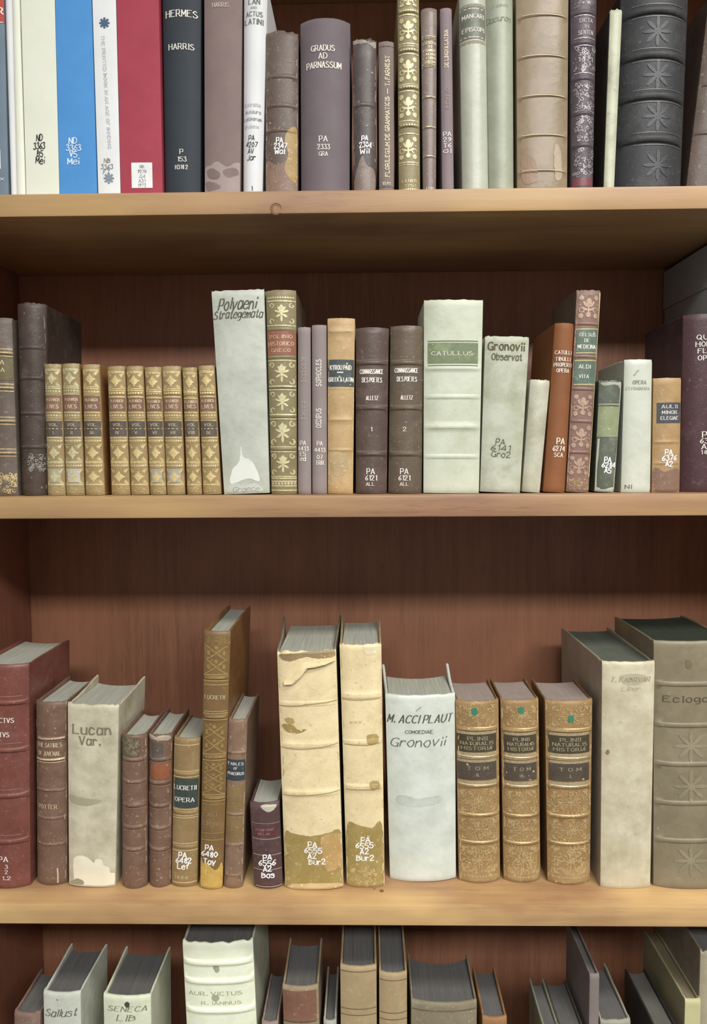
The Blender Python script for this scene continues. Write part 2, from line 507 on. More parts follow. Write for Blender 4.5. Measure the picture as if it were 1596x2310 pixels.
    for s, fl in ((-1, flare[0]), (1, flare[1])):
        V = []; Fc = []; ns = 8; y0, y1 = b+.0025, D; c_ = min(t*.35, .0009)
        for k in range(ns+1):
            tt = k/ns; y = y0+(y1-y0)*tt; o_ = s*fl*tt**1.7; zt_ = hb+lift*tt**2.2
            if rag or wear > .0006: zt_ += rnd.uniform(-1, .3)*wear*.6
            if k == 0: zt_ -= .0015
            if k == ns: zt_ -= .0012
            wb, wt = s*W(0)/2, s*W(h)/2
            V += [(wb-s*t+o_*.12, y, .0002), (wb+o_*.12, y, .0002), (wt+o_, y, zt_-c_), (wt-s*c_+o_, y, zt_),
                  (wt-s*t+s*c_+o_, y, zt_), (wt-s*t+o_, y, zt_-c_)]
        for k in range(ns):
            for i in range(6):
                j = (i+1) % 6; q = [k*6+i, k*6+j, (k+1)*6+j, (k+1)*6+i]
                Fc.append(q if s > 0 else q[::-1])
        Fc.append([5, 4, 3, 2, 1, 0] if s > 0 else [0, 1, 2, 3, 4, 5])
        e = ns*6; Fc.append([e+i for i in range(6)] if s > 0 else [e+5-i for i in range(6)])
        link_mesh('cover_board', V, Fc, bm, root, 40)
    # ---- pages
    z0, z1 = .002, h-gap; V = []; Fc = []; npg = 10
    hol = b*.9 if hollow is None else hollow
    for z in (z0, z1):
        hw = W(z)/2-t-.0005
        for i in range(npg+1):
            u = -1+2*i/npg; V.append((u*hw, b*abs(u)**pw+th+.0006+.0008*abs(u), z))
        for i in range(npg+1):
            u = -1+2*i/npg; V.append((u*hw, D-.003-hol*(1-u*u), z))
    n1 = npg+1; o2 = 2*n1
    for i in range(npg):
        Fc += [[i+1, i, n1+i, n1+i+1], [o2+i, o2+i+1, o2+n1+i+1, o2+n1+i],
               [i, i+1, o2+i+1, o2+i], [n1+i+1, n1+i, o2+n1+i, o2+n1+i+1]]
    Fc += [[0, o2, o2+n1, n1], [npg, n1+npg, o2+n1+npg, o2+npg]]
    link_mesh('page_block', V, Fc, pm, root, 35)
    # ---- what is on the spine
    flats = {}
    def F_(part, mm, off): 
        return flats.setdefault((part, mm.name, off), (Flat(), mm))[0]
    lim = lambda x, z: max(-W(z)/2*.985, min(W(z)/2*.985, x))
    def box(x0, y0, x1, y1):
        ym, xm = (y0+y1)/2, (x0+x1)/2
        zb, ztp = loc(xm, y1)[1], loc(xm, y0)[1]
        return lim(loc(x0, ym)[0], (zb+ztp)/2), zb, lim(loc(x1, ym)[0], (zb+ztp)/2), ztp
    for d in dec:
        k = d[0]
        if k == 'lab':
            x0, zb, x1, ztp = box(*d[1:5]); nx, nz_ = 12, 5; V = []; Fc = []
            for j in range(-1, nz_+2):
                for i in range(-1, nx+2):
                    ed = i < 0 or i > nx or j < 0 or j > nz_
                    V.append(tuple(front(x0+(x1-x0)*max(0, min(nx, i))/nx, zb+(ztp-zb)*max(0, min(nz_, j))/nz_, -.0002 if ed else .00035)))
            cc = nx+3
            for j in range(nz_+2):
                for i in range(cc-1): Fc.append([j*cc+i, j*cc+i+1, (j+1)*cc+i+1, (j+1)*cc+i])
            o = link_mesh(d[6] if len(d) > 6 else 'title_label', V, Fc, d[5], spine, 40)
            if len(d) > 7: o['label'] = d[7]
        elif k == 'txt':
            _, s_, cx, cy, cp, wd_, mm, sty = d[:8]
            x, z = loc(cx, cy)
            F_('title_lettering', mm, .0006).text(s_, x, z, cp*k_px, wd_*k_px if wd_ else None, sty,
                                                  math.radians(d[8]) if len(d) > 8 else 0, rnd)
        elif k == 'call':
            _, lines, cx, ys_, cp, mm, sty = d[:7]
            for s_, y in zip(lines, ys_):
                x, z = loc(cx+(rnd.uniform(-1.5, 1.5) if sty != 'serif' else 0), y)
                F_('call_number', mm, .0006).text(s_, x, z, cp*k_px, d[7]*k_px*len(s_)/4 if len(d) > 7 else None, sty, 0, rnd)
        elif k == 'rul':
            _, x0, x1, y, tp, mm = d[:6]
            a_, b_ = loc(x0, y), loc(x1, y)
            F_('gilt_tooling', mm, .0005).stroke([(lim(a_[0], a_[1]), a_[1]), (lim(b_[0], b_[1]), b_[1])], tp*k_px, tp*k_px, 0)
        elif k == 'poly':
            pts = [loc(*q) for q in d[1]]; res = []
            pts = [(lim(x, z), z) for x, z in catmull(pts+pts[:1], 4)[:-1]]
            for (p, q) in zip(pts, pts[1:]+pts[:1]):       # ragged outline
                L_ = math.hypot(q[0]-p[0], q[1]-p[1]); n_ = max(1, int(L_/.0022))
                for i in range(n_):
                    tt = i/n_; j_ = .00035
                    res.append((lim(p[0]+(q[0]-p[0])*tt+rnd.uniform(-j_, j_), p[1]), p[1]+(q[1]-p[1])*tt+rnd.uniform(-j_, j_)))
            F_(d[3], d[2], d[4] if len(d) > 4 else .0003).poly(res)
        elif k == 'orn':
            x0, zb, x1, ztp = box(*d[2:6])
            F_('gilt_tooling', d[6], .00045).orn(d[1], x0, zb, x1, ztp, rnd)
        elif k == 'pen':
            _, pts, tp, mm = d[:4]
            F_(d[4] if len(d) > 4 else 'title_lettering', mm, .0006).stroke(catmull([loc(*q) for q in pts], 3), tp*k_px, tp*k_px*.7)
    if rub:                                            # leather rubbed pale along the joints and over the bands
        for s_ in (-1, 1):
            z = rnd.uniform(0, .01)
            while z < h-.004:
                L_ = rnd.uniform(.003, .014)
                if rnd.random() < .55:
                    u = rnd.uniform(.9, .975); P = []; n_ = 4
                    for i in range(n_+1):
                        zz = min(h-.001, z+L_*i/n_); P.append((s_*W(zz)/2*(u+rnd.uniform(-.02, .02)), zz))
                    F_('rubbed_leather', rub, .00043+s_*.00001).stroke(catmull(P, 2), rnd.uniform(.0004, .0012))
                z += L_+rnd.uniform(.001, .008)
        for q in bz:
            x = -W(q)/2*.9
            while x < W(q)/2*.85:
                L_ = rnd.uniform(.001, .006)
                if rnd.random() < .5: F_('rubbed_leather', rub, .0004).stroke([(x, q+rnd.uniform(0, .0007)), (min(W(q)/2*.9, x+L_), q+rnd.uniform(0, .0007))], rnd.uniform(.0003, .0007))
                x += L_+rnd.uniform(.0005, .004)
        for _ in range(int(h/.011)):
            F_('scuff', rub, .0004).disc(rnd.uniform(-.8, .8)*w0/2, rnd.uniform(.01, .98)*h, rnd.uniform(.0003, .0011), rnd.uniform(.0003, .0016), rnd.uniform(0, 3), 6)
    for (pn, mn, off_), (fl, mm) in flats.items():
        order = sorted(((min(fl.V[i][1] for i in f), max(fl.V[i][1] for i in f), f) for f in fl.F), key=lambda e: e[0])
        groups = []; top = -9
        for lo_, hi_, f in order:                      # marks more than 1.3 cm apart are parts of their own
            if lo_ > top+.013: groups.append([])
            groups[-1].append(f); top = max(top, hi_)
        for g_ in groups:
            idx = {}; V = []
            for f in g_:
                for i in f:
                    if i not in idx:
                        idx[i] = len(V); x, z = fl.V[i]; V.append(tuple(front(lim(x, z), z, off_)))
            link_mesh(pn, V, [[idx[i] for i in f] for f in g_], mm, spine)
    return root, spine, front, loc, dict(w=W, h=h, b=b, D=D, Ys=Ys, t=t)
# ------------------------------------------------------------------ colours of leather, ink and gold
GOLD = mat('gilt', '#d6c28c', '#bda46c'); GOLD2 = mat('gilt', '#cdb686', '#9a7f50'); GOLD3 = mat('gilt', '#d6cca0', '#b9ae80')
PALE = mat('ink', '#e9e2d6'); WHITE = mat('ink', '#f4f2ee'); BLACK = mat('ink', '#2b2a26'); GREY = mat('ink', '#8f9090')
SEPIA = mat('ink', '#5b584b'); FAINT = mat('ink', '#a49c88'); GOLDTXT = mat('gilt', '#dccba6', '#c9b389')
V_, LB, CL, PB = 'vellum_book', 'leather_book', 'cloth_book', 'paperback_book'
lea = lambda a, b=None, c=None, s=1., **k: mat('leather', a, b, c, s, **k)
vel = lambda a, b=None, c=None, s=1., **k: mat('vellum', a, b, c, s, **k)
clo = lambda a, b=None: mat('cloth', a, b)
pap = lambda a, b=None: mat('paper', a, b)
RUB = mat('leather', '#a4917f', '#8f7c6a'); RUBT = mat('leather', '#d0b98c', '#bda676'); RUBR = mat('leather', '#b0937f', '#9c806c')
WPAGES = mat('pages', '#e2e0d8', '#c9c6bc')

# ================================================================== uppermost visible shelf
T = dict(yref=0)
book(1, PB, (-42, -28), (7.5, 18), -60, pap('#6f7f8b', '#66757f'), 'slate blue book with red top panel at left end of uppermost row', b=.0015, t=.001, D=.2, **T, pm=WPAGES, dec=[
    ('lab', -42, -60, 7.4, 51, pap('#b8503f', '#a84434'), 'title_label', 'red printed top panel'),
    ('pen', [(-6, 22), (0, 17), (5, 20), (2, 27), (7, 31)], 3, PALE), ('pen', [(-6, 50), (6, 50)], 2.5, PALE),
    ('lab', -22, 337, 1, 381, pap('#f0f1f0'), 'call_number_label', 'white paper label'), ('txt', 'x', 5, 403, 7, 8, WHITE, 'hand')])
book(1, PB, (9, 22), (26, 37), -90, pap('#dcdcda', '#d2d2d0'), 'thin white paperbound book with blank spine between slate and cream books', b=.003, t=.0006, D=.2, pm=WPAGES, **T)
book(1, PB, (27, 38), (42.5, 56.5), -95, pap('#e4e5d6', '#dcdcc8'), 'narrow blank cream paperbound book beside the thin white one', b=.0015, t=.0006, D=.2, pm=WPAGES, **T)
book(1, PB, (46.5, 59), (123, 133.5), -110, pap('#dfe1d0', '#d9dbc8'), 'wide cream paperback with black handwritten shelf mark left of blue book', b=.0006, t=.0006, D=.21, pm=WPAGES, cap=.0004, **T, dec=[
    ('call', ['ND', '3363', 'B5', 'Mei'], 90, (311, 329, 346, 362), 14, BLACK, 'hand', 26)])
book(1, PB, (124, 134.5), (206, 219), -110, pap('#4f8fca', '#4787c4'), 'bright blue paperback with pale handwritten shelf mark', b=.0006, t=.0006, D=.21, pm=WPAGES, cap=.0004, **T, dec=[
    ('call', ['ND', '3363', 'V5', 'Mei'], 165, (318, 333, 348, 364), 13, mat('ink', '#cfe2f2'), 'bold', 34)])
star = lambda x, y, r, m: [('pen', [(x-r*math.cos(a), y-r*math.sin(a)), (x+r*math.cos(a), y+r*math.sin(a))], r*.45, m, 'printed_star') for a in (0, .785, 1.571, 2.356)]
SLATE = mat('ink', '#55657f')
book(1, PB, (208, 221.5), (261, 271.5), -110, pap('#e0e1df', '#d6d8d6'), 'white paperback printed with two blue-grey stars and faint upright title', b=.0008, t=.0006, D=.21, pm=WPAGES, cap=.0004, **T, dec=
    star(236, 52, 11, SLATE)+star(246, 402, 11, mat('ink', '#87919a'))+[
    ('txt', 'THE PRINTED BOOK IN AN AGE OF BINDING', 240, 208, 6.5, 250, mat('ink', '#b9bcbd'), 'serif', -88),
    ('call', ['NB', '3363', 'F7'], 241, (362, 376, 388), 10, mat('ink', '#7d8078'), 'hand', 28)])
book(1, CL, (262.5, 272.5), (358, 367), -100, clo('#a5404f', '#9a3a49'), 'crimson cloth book with square white paper label near its foot', b=.0008, t=.0025, D=.2, cap=.0004, **T, dec=[
    ('lab', 297, 367, 344, 424, pap('#f0f1ee'), 'call_number_label', 'white paper label'),
    ('call', ['NK', '9270', '.G4', 'A31', '1972'], 321, (376, 387, 398, 408, 418), 7, mat('ink', '#8d918c'), 'serif', 20)])
book(1, CL, (364, 370.5), (450.5, 449.5), -40, mat('cloth', '#353b41', '#30363b'), 'charcoal cloth book with two widely spaced white stamped title lines', b=.006, t=.0025, D=.15, **T, dec=[
    ('txt', 'HERMES', 409, 30, 14, 72, PALE, 'serif'), ('txt', 'HARRIS', 409, 105, 12, 58, PALE, 'serif'),
    ('txt', 'P', 410, 342, 10, None, PALE, 'serif'), ('txt', '153', 411, 359, 10, 21, PALE, 'serif'), ('txt', 'H318 2', 410, 377, 9, 29, PALE, 'serif')])
book(1, CL, (459.5, 460.5), (545, 541), -60, clo('#82706b', '#786664'), 'mauve-brown cloth book with faded stained foot', b=.004, t=.0025, D=.16, **T, dec=[
    ('txt', 'HARRIS', 498, 11, 9, 38, mat('ink', '#c6bbb0'), 'serif'),
    ('poly', [(461, 380), (475, 372), (492, 364), (512, 376), (541, 366), (541, 433), (461, 433)], clo('#a2928c', '#948480'), 'faded_patch'),
    ('poly', [(466, 384), (482, 380), (497, 392), (492, 404), (472, 402)], clo('#84736f'), 'stain', .00045),
    ('poly', [(504, 386), (530, 378), (538, 392), (514, 400)], clo('#867571'), 'stain', .00045),
    ('poly', [(463, 410), (484, 412), (498, 424), (470, 430)], clo('#867571'), 'stain', .00045)])
book(1, PB, (549, 547.5), (601, 590), -40, pap('#dcdcdb', '#d0d1d0'), 'white paperback with grey printed title and black pen shelf mark', b=.006, t=.001, D=.13, pm=WPAGES, **T, dec=[
    ('txt', 'LAN', 574, 3, 11, 26, mat('ink', '#6c6c6a'), 'serif'), ('txt', 'AND', 573, 17, 5, 15, GREY, 'serif'),
    ('txt', 'ACTUS', 574, 31, 10, 38, mat('ink', '#7d7d7b'), 'serif'), ('txt', 'LATINI', 573, 48, 11, 42, mat('ink', '#6c6c6a'), 'serif'),
    ('txt', 'Extraits', 570, 236, 7, 36, mat('ink', '#b6b7b8'), 'serif'), ('txt', 'Auteurs', 571, 252, 7, 36, mat('ink', '#9a9a9c'), 'serif'),
    ('txt', 'Latinorum', 570, 268, 7, 40, mat('ink', '#8f8f91'), 'serif'), ('txt', 'Index', 568, 285, 7, 34, mat('ink', '#b6b7b8'), 'serif'),
    ('call', ['PA', '4207', 'AV', 'Jar'], 567, (311, 326, 340, 355), 11, BLACK, 'hand', 26), ('pen', [(569, 420), (570, 425), (569.5, 430)], 1.5, BLACK)])
book(1, LB, (597, 598), (672, 671), 69, lea('#66574e', '#5a4b42', '#8d7f74', amt=.6), 'worn brown calf book with tan rubbed lower corner and white pen shelf mark', b=.006, bands=(171, 237, 293), bh=.0009, rub=RUB, wear=.0016, D=.11, dec=[
    ('poly', [(650, 294), (671, 290), (671, 400), (655, 402), (642, 380), (650, 345), (643, 318)], lea('#a98d5c', '#96794c'), 'rubbed_leather'),
    ('poly', [(600, 362), (625, 372), (648, 366), (671, 404), (671, 428), (600, 428)], lea('#8a7160', '#7b6152'), 'rubbed_leather', .0002),
    ('call', ['PA', '2347', 'Wal'], 632, (316, 329, 342), 11, WHITE, 'bold', 29)])
book(1, CL, (676, 678), (790, 788.5), 40, clo('#716669', '#695d62'), 'broad mauve-grey cloth book with three white title lines and stamped shelf mark', b=.011, t=.0028, D=.13, dec=[
    ('txt', 'GRADUS', 729, 108, 12, 54, PALE, 'serif'), ('txt', 'AD', 729, 126, 12, 19, PALE, 'serif'), ('txt', 'PARNASSUM', 731, 146, 13, 79, PALE, 'serif'),
    ('call', ['PA'], 730, (313,), 12, PALE, 'serif', 38), ('call', ['2333'], 731, (331,), 11, PALE, 'serif', 28), ('call', ['GRA'], 730, (347,), 9, PALE, 'serif', 27)])
book(1, LB, (796, 799), (850, 848.5), 84, lea('#5d5350', '#4e4644', '#8f857c', amt=.63), 'ragged dark brown calf book with torn pale head and white pen shelf mark', b=.006, bands=(235, 322), bh=.0008, rub=RUB, wear=.002, rag=.004, D=.11, dec=[
    ('poly', [(796, 86), (812, 88), (826, 92), (832, 96), (848, 90), (848, 104), (838, 102), (828, 97), (815, 99), (798, 96)], lea('#a39b8c', '#8a8072'), 'torn_headcap'),
    ('poly', [(806, 380), (818, 350), (828, 372), (846, 384), (846, 425), (800, 428)], lea('#7d6f66', '#8d8178'), 'rubbed_leather', .0002),
    ('call', ['PA', '2304', 'Wil'], 824, (312, 327, 341), 11, WHITE, 'bold', 27)])
book(1, CL, (854.5, 856), (889, 889.5), 92, clo('#80736b', '#776a62'), 'narrow brown cloth book with long upright gilt title and date at foot', b=.003, D=.12, dec=[
    ('txt', 'FLORILEGIUM DE GRAMMATICIS', 874, 309, 9, 178, GOLDTXT, 'serif', 90), ('txt', '_', 874, 206, 9, 12, PALE, 'serif', 90),
    ('txt', 'T. FARNEST', 874, 160, 9, 66, GOLDTXT, 'serif', 90), ('txt', '1591', 872, 414, 6, 18, PALE, 'serif'),
    ('rul', 855, 890, 104, 2, clo('#6c5f58')), ('rul', 856, 890, 421, 2, clo('#6c5f58'))])
olive = lea('#8f8363', '#827656', '#aca079')
d = []
for y0, y1 in ((-20, 16), (36, 94), (124, 186), (208, 268), (304, 362)):
    d += [('orn', 'bloom', 901, y0, 942, y1, GOLD3), ('rul', 901, 945, y0-3, 2.4, GOLD3), ('rul', 901, 945, y1+4, 2.4, GOLD3), ('rul', 901, 945, y1+9, 1.6, GOLD3)]
for y in (24, 112, 196, 282): d += [('orn', 'dots', 903, y-3, 945, y+3, GOLD3)]
d += [('txt', 'LA HAYE', 926, 408, 7, 36, GOLD3, 'serif'), ('txt', '1751', 926, 419, 6, 26, GOLD3, 'serif'), ('orn', 'dots', 905, 424, 948, 429, GOLD3)]
book(1, LB, (898, 901), (946.5, 949), -30, olive, 'olive calf book heavily gilt with a flower in every compartment', b=.005, bands=(24, 112, 196, 282), dec=d, D=.12, **T)
d = [('orn', 'speck', 953, 86, 986, 140, GOLDTXT)] if 0 else []
for i, (s_, w_) in enumerate((('EXERCITIA', 30), ('IN', 9), ('VTRAMQVE', 30), ('LINGVAM', 27), ('LATINAM', 28), ('GRAECAM', 26))):
    d.append(('txt', s_, 970, 97+i*8.5, 6, w_, GOLDTXT, 'serif'))
for y in (82, 87, 145, 151, 218, 286, 352): d.append(('rul', 953, 983, y, 2.2, GOLDTXT))
d.append(('txt', '1785', 971, 426, 6, 20, PALE, 'serif'))
book(1, LB, (951, 956), (987, 985), 17, lea('#85776f', '#796b64', rough=.3), 'slim glossy brown calf book with fine gilt rules and crowded title', b=.004, bands=(84, 148, 218, 286, 352), bh=.0008, bw=.0018, dec=d, D=.11)
book(1, CL, (994, 999), (1020, 1025), 17, clo('#887a7c', '#7f7174'), 'slim mauve cloth book with faint upright gilt title and white shelf mark', b=.0025, D=.11, dec=[
    ('txt', 'DE LINGVA LATINA', 1007, 110, 8, 82, GOLDTXT, 'serif', 90), ('txt', 'EDITIO', 1010, 222, 8, 46, mat('ink', '#a79a8c'), 'serif', 90),
    ('call', ['PA', '29', 'T6', 'ol'], 1010, (302, 315, 328, 340), 9, WHITE, 'serif', 36)])
book(1, V_, (1039, 1046), (1099, 1105), -30, vel('#b8baaa', '#adb09d', rough=.33), 'smooth cream vellum book with dark green title panel', b=.008, D=.13, **T, dec=[
    ('lab', 1040, 15, 1098, 87, lea('#75776a', '#6a6d5f'), 'title_label', 'grey-green title panel'),
    ('txt', 'MANCARI', 1069, 36, 9, 50, PALE, 'serif'), ('txt', 'EPISCOPI', 1069, 66, 9, 50, PALE, 'serif'),
    ('orn', 'scallop', 1040, 6, 1098, 13, FAINT), ('orn', 'scallop', 1040, 89, 1098, 96, FAINT), ('rul', 1040, 1099, 19, 1.5, PALE), ('rul', 1040, 1099, 83, 1.5, PALE)])
book(1, V_, (1099.5, 1106.5), (1161, 1163), -40, vel('#a3a793', '#979b86', '#94977f'), 'grey-green limp vellum book with faint ink scrawl at its head', b=.009, D=.13, **T, dec=[
    ('txt', 'Laeren', 1131, 11, 7, 34, mat('ink', '#96998a'), 'script'), ('txt', 'Dacuron', 1127, 41, 12, 56, mat('ink', '#83877a'), 'script')])
tanb = (33, 125, 215, 304, 384)
book(1, V_, (1168, 1171), (1287, 1284), -30, vel('#917f66', '#83735b', '#7d6d55', rough=.33), 'broad tan vellum book with five low pale bands', b=.007, D=.15, bands=tanb, bh=.001, bw=.0016, **T, dec=
    [('rul', 1180, 1276, y, 2, mat('vellum', '#c9b99b')) for y in tanb]+[
    ('poly', [(1180, 350), (1205, 356), (1215, 400), (1205, 412), (1182, 408)], vel('#967b65', '#917a64'), 'stain'),
    ('poly', [(1252, 330), (1266, 334), (1270, 395), (1254, 400)], vel('#ac9a82', '#a08e76'), 'rubbed_patch')])
d = [('orn', 'speck', 1299, y0, 1343, y1, mat('gilt', '#a9a5a2', '#85807f')) for y0, y1 in ((-10, 14), (106, 160), (186, 246), (262, 318), (336, 396))]
d += [('txt', 'DICTA', 1324, 46, 8, 30, mat('ink', '#bdb6b0'), 'serif'), ('txt', 'IN', 1324, 60, 7, 10, mat('ink', '#bdb6b0'), 'serif'), ('txt', 'SENTEN', 1323, 73, 9, 34, mat('ink', '#bdb6b0'), 'serif'),
      ('txt', '1471', 1322, 133, 9, 34, mat('ink', '#c9c2bc'), 'serif'), ('lab', 1294, 401, 1341, 419, lea('#7d4a50', '#70424a'), 'lower_panel', 'red leather foot')]
d += [('rul', 1298, 1345, y, 2, mat('gilt', '#a9a5a2', '#85807f')) for y in (34, 85, 102, 164, 250)]
book(1, LB, (1292, 1293), (1351, 1342), -30, lea('#564a50', '#4b454b', '#86797c'), 'plum-grey calf book with worn silvery tooling and red foot', b=.007, bands=(26, 94, 175, 254, 326), bh=.001, D=.12, dec=d, **T)
book(1, V_, (1379, 1364), (1406, 1387), 19, vel('#bcbea4', '#adae94', '#6f6d58', amt=.6), 'thin mottled cream vellum book leaning right beside the big dark book', b=.002, wear=.0016, D=.12, bm=vel('#3d3c36', '#33332e'))
d = []
for y in (22, 122, 215, 312):
    for o_ in (-14, 14): d.append(('rul', 1432, 1548, y+o_, 1.8, mat('gilt', '#676561', '#52504e')))
for y in (70, 168, 262, 372): d.append(('orn', 'leafburst', 1455, y-18, 1515, y+18, mat('leather', '#404043', '#39393c')))
book(1, LB, (1412, 1396), (1567, 1549), -40, lea('#363637', '#2f2f30', '#575655', rough=.55), 'largest dark grey leather book with four thick raised bands', b=.016, bands=(22, 122, 215, 312), bh=.003, bw=.0042, D=.17, dec=d, **T, t=.003)
book(1, LB, (1606, 1553), (1690, 1640), -10, lea('#5f5046', '#52443b', '#8a7a6c'), 'brown calf book leaning at right end of uppermost row', b=.006, bands=(190, 300), bh=.001, D=.14, yref=0, Ys=.03)

# ================================================================== second shelf
d = []
for y in (787, 866, 941, 1013): d += [('rul', -30, 36, y, 2.6, GOLD2), ('rul', -30, 36, y+8, 3.5, GOLD2), ('rul', -30, 36, y+16, 2.2, GOLD2)]
d += [('lab', -30, 807, 27, 858, lea('#6d6342', '#62593b'), 'title_label', 'olive title label'), ('txt', 'RIA', -3, 817, 9, 24, GOLDTXT, 'serif'), ('txt', 'CA', 1, 834, 8, 18, GOLDTXT, 'serif'),
      ('orn', 'speck', -20, 1070, 36, 1112, GOLD), ('orn', 'speck', -20, 1070, 36, 1112, GOLD2)]
book(2, LB, (-38, -22), (22, 37), 717, lea('#6b5f55', '#5f5349'), 'grey-brown calf book with gilt bands at left end of second row', b=.005, bands=(795, 874, 949, 1021), bh=.0008, D=.11, dec=d, yb=1117)
book(2, LB, (31, 42), (96, 100), 683, lea('#4f433b', '#42372f', '#786c62', amt=.63), 'tall dark brown calf book towering over the gilt set', b=.009, bands=(783, 852, 932, 1008), bh=.001, rub=mat('leather', '#7d7167', '#6c6157'), D=.11, wear=.0012, sq=-.001, yb=1117, bm=lea('#41372f', '#362d27'), dec=[
    ('orn', 'speck', 62, 1025, 98, 1062, mat('ink', '#98938a'))])
NUM = ['I', 'II', 'III', 'IV', 'V', 'VI', 'VII', 'VIII', 'IX']
ORD = ['leftmost', 'second', 'third', 'fourth', 'fifth', 'sixth', 'seventh', 'eighth', 'last']
SETX = [((97, 105), (134, 144.5)), ((137, 147), (175, 188)), ((183, 191), (221, 234)), ((240, 249.5), (279, 291.5)), ((282, 294), (320, 334.5)),
        ((324, 337.5), (361.5, 373)), ((363.5, 375.5), (405.5, 415.5)), ((409.5, 421), (442, 454)), ((446, 457), (482, 498))]
SETY = [821, 820, 822, 826, 826, 828, 826, 829, 825]
calf = lea('#a08a62', '#8f7a54', '#b8a47e'); redl = lea('#80604f', '#745546'); drk = lea('#5d544c', '#534a44')
for i in range(9):
    (xa, xb), (xc, xd) = SETX[i]; y0 = SETY[i]; d = []
    tx = lambda y: (xa+(xb-xa)*(y-y0)/(1117-y0)+1.5, xc+(xd-xc)*(y-y0)/(1117-y0)-1.5)
    sh_ = y0-822
    gx = GOLD if i not in (0, 1) else mat('gilt', '#cfc79c', '#a59a70')
    def rl(y, t_=2.6): a_, b_ = tx(y); return ('rul', a_, b_, y, t_, gx)
    def on(kk, ya, yb_): a_, b_ = tx((ya+yb_)/2); return ('orn', kk, a_, ya, b_, yb_, gx)
    d += [on('speck', 824+sh_, 832+sh_), rl(834+sh_), on('diamond', 837+sh_, 873+sh_), rl(877+sh_, 3), on('dots', 880+sh_, 886+sh_), rl(891+sh_, 3)]
    a_, b_ = tx(910); d.append(('lab', a_, 894+sh_, b_, 928, redl, 'title_label', 'reddish title label'))
    d += [('txt', 'PLUTARCH', (a_+b_)/2, 902+sh_*.6, 6, 28, GOLDTXT, 'serif'), ('txt', 'LIVES', (a_+b_)/2, 917, 8, 26, GOLDTXT, 'serif'), rl(930, 3), on('dots', 934, 940), rl(948, 3)]
    a_, b_ = tx(966); d.append(('lab', a_, 950, b_, 984, drk, 'volume_label', 'dark volume label'))
    d += [('txt', 'VOL', (a_+b_)/2, 958, 6, 20, GOLDTXT, 'serif'), ('rul', a_, b_, 967, 1.8, GOLD), ('txt', NUM[i], (a_+b_)/2, 976, 6, None, GOLDTXT, 'serif'),
          ('rul', b_-1, b_+1, 967, 1, GOLD), rl(987, 3), on('dots', 991, 996), on('diamond', 1002, 1041), rl(1044, 3), on('dots', 1047, 1052), on('diamond', 1058, 1092), rl(1094, 2), on('speck', 1097, 1114)]
    if i in (0, 1, 5, 6):
        a_, b_ = tx(1073); d.append(('lab', a_+4, 1057, b_-5, 1088, pap(('#a9a48a', '#c5bdb2', 0, 0, 0, '#a6a391', '#a8a598')[i]), 'paper_label', 'small faded paper label'))
    book(2, LB, (xa, xb), (xc, xd), y0, calf, f'{ORD[i]} of nine small gilt calf volumes, numbered {NUM[i]} on its dark label', b=.004, D=.095, bands=(888, 944, 998, 1054), bh=.0007, bw=.0016, wear=.0005, yb=1117,
         dec=d, bm=lea('#9a6f42', '#8a6038'), group='nine gilt calf volumes of one set')
book(2, V_, (476, 505), (595, 607.5), 655, vel('#bcbfb1', '#a9ac9f', '#8a8d81', amt=.7), 'tall grey vellum book with two lines of handwritten black title', b=.003, pw=3, D=.12, wear=.0012, sq=.001, yb=1116, dec=[
    ('txt', 'Polyaeni', 537, 685, 24, 84, SEPIA, 'script'), ('txt', 'Strategemata', 538, 709, 17, 110, SEPIA, 'script'),
    ('poly', [(521, 1092), (524, 1060), (540, 1040), (544, 1005), (548, 1030), (562, 1036), (574, 1048), (582, 1066), (585, 1086), (560, 1080)], pap('#dcdfd6', '#cfd3c8'), 'paper_remnant'),
    ('poly', [(512, 1112), (530, 1088), (548, 1096), (580, 1090), (590, 1112)], pap('#c8ccc2', '#a9aea2'), 'paper_remnant', .0004),
    ('txt', 'Graece', 556, 1103, 11, 60, mat('ink', '#8b9087'), 'script')])
d = [('lab', 601, 746, 668, 800, lea('#95624f', '#885643'), 'title_label', 'faded red title label'),
     ('txt', 'POLIBIO', 634, 759, 7, 52, GOLDTXT, 'serif'), ('txt', 'HISTORICO', 634, 775, 8, 58, GOLDTXT, 'serif'), ('txt', 'GRECO', 634, 790, 7, 44, GOLDTXT, 'serif')]
for y0, y1 in ((682, 731), (816, 868), (882, 932), (948, 1005), (1022, 1072)):
    d += [('orn', 'fleur', 604, y0, 668, y1, GOLD3), ('rul', 602, 668, y0-3, 2.6, GOLD3), ('rul', 602, 668, y1+3, 2.6, GOLD3)]
d += [('orn', 'dots', 602, 668, 664, 674, GOLD3), ('rul', 602, 667, 678, 2, GOLD3)]+[('rul', 612, 669, y, 3, GOLD3) for y in (1079, 1086, 1096, 1106)]+[('orn', 'dots', 612, 1087, 669, 1094, GOLD3)]
book(2, LB, (598.5, 611.5), (667, 670), 654, lea('#8b8160', '#7f7353', '#a59a72'), 'olive calf book with gilt flower tooling and faded red title label', b=.006, bands=(742, 805, 873, 939, 1013), bh=.0008, bw=.0016, D=.13, dec=d, bm=lea('#6f6350', '#5f5444'))
mv = clo('#908480', '#877a77')
book(2, CL, (672, 672.5), (700.5, 702), 738, mv, 'thinner of two mauve-grey cloth books with upright titles', b=.003, D=.1, dec=[
    ('txt', 'Sophoclis', 684, 834, 9, 56, mat('ink', '#b3a69c'), 'serif', 90), ('txt', 'Electra', 684, 926, 8, 40, mat('ink', '#b3a69c'), 'serif', 90),
    ('call', ['PA', '4413', 'E5', 'ed'], 684, (999, 1012, 1024, 1035), 9, PALE, 'serif', 26)])
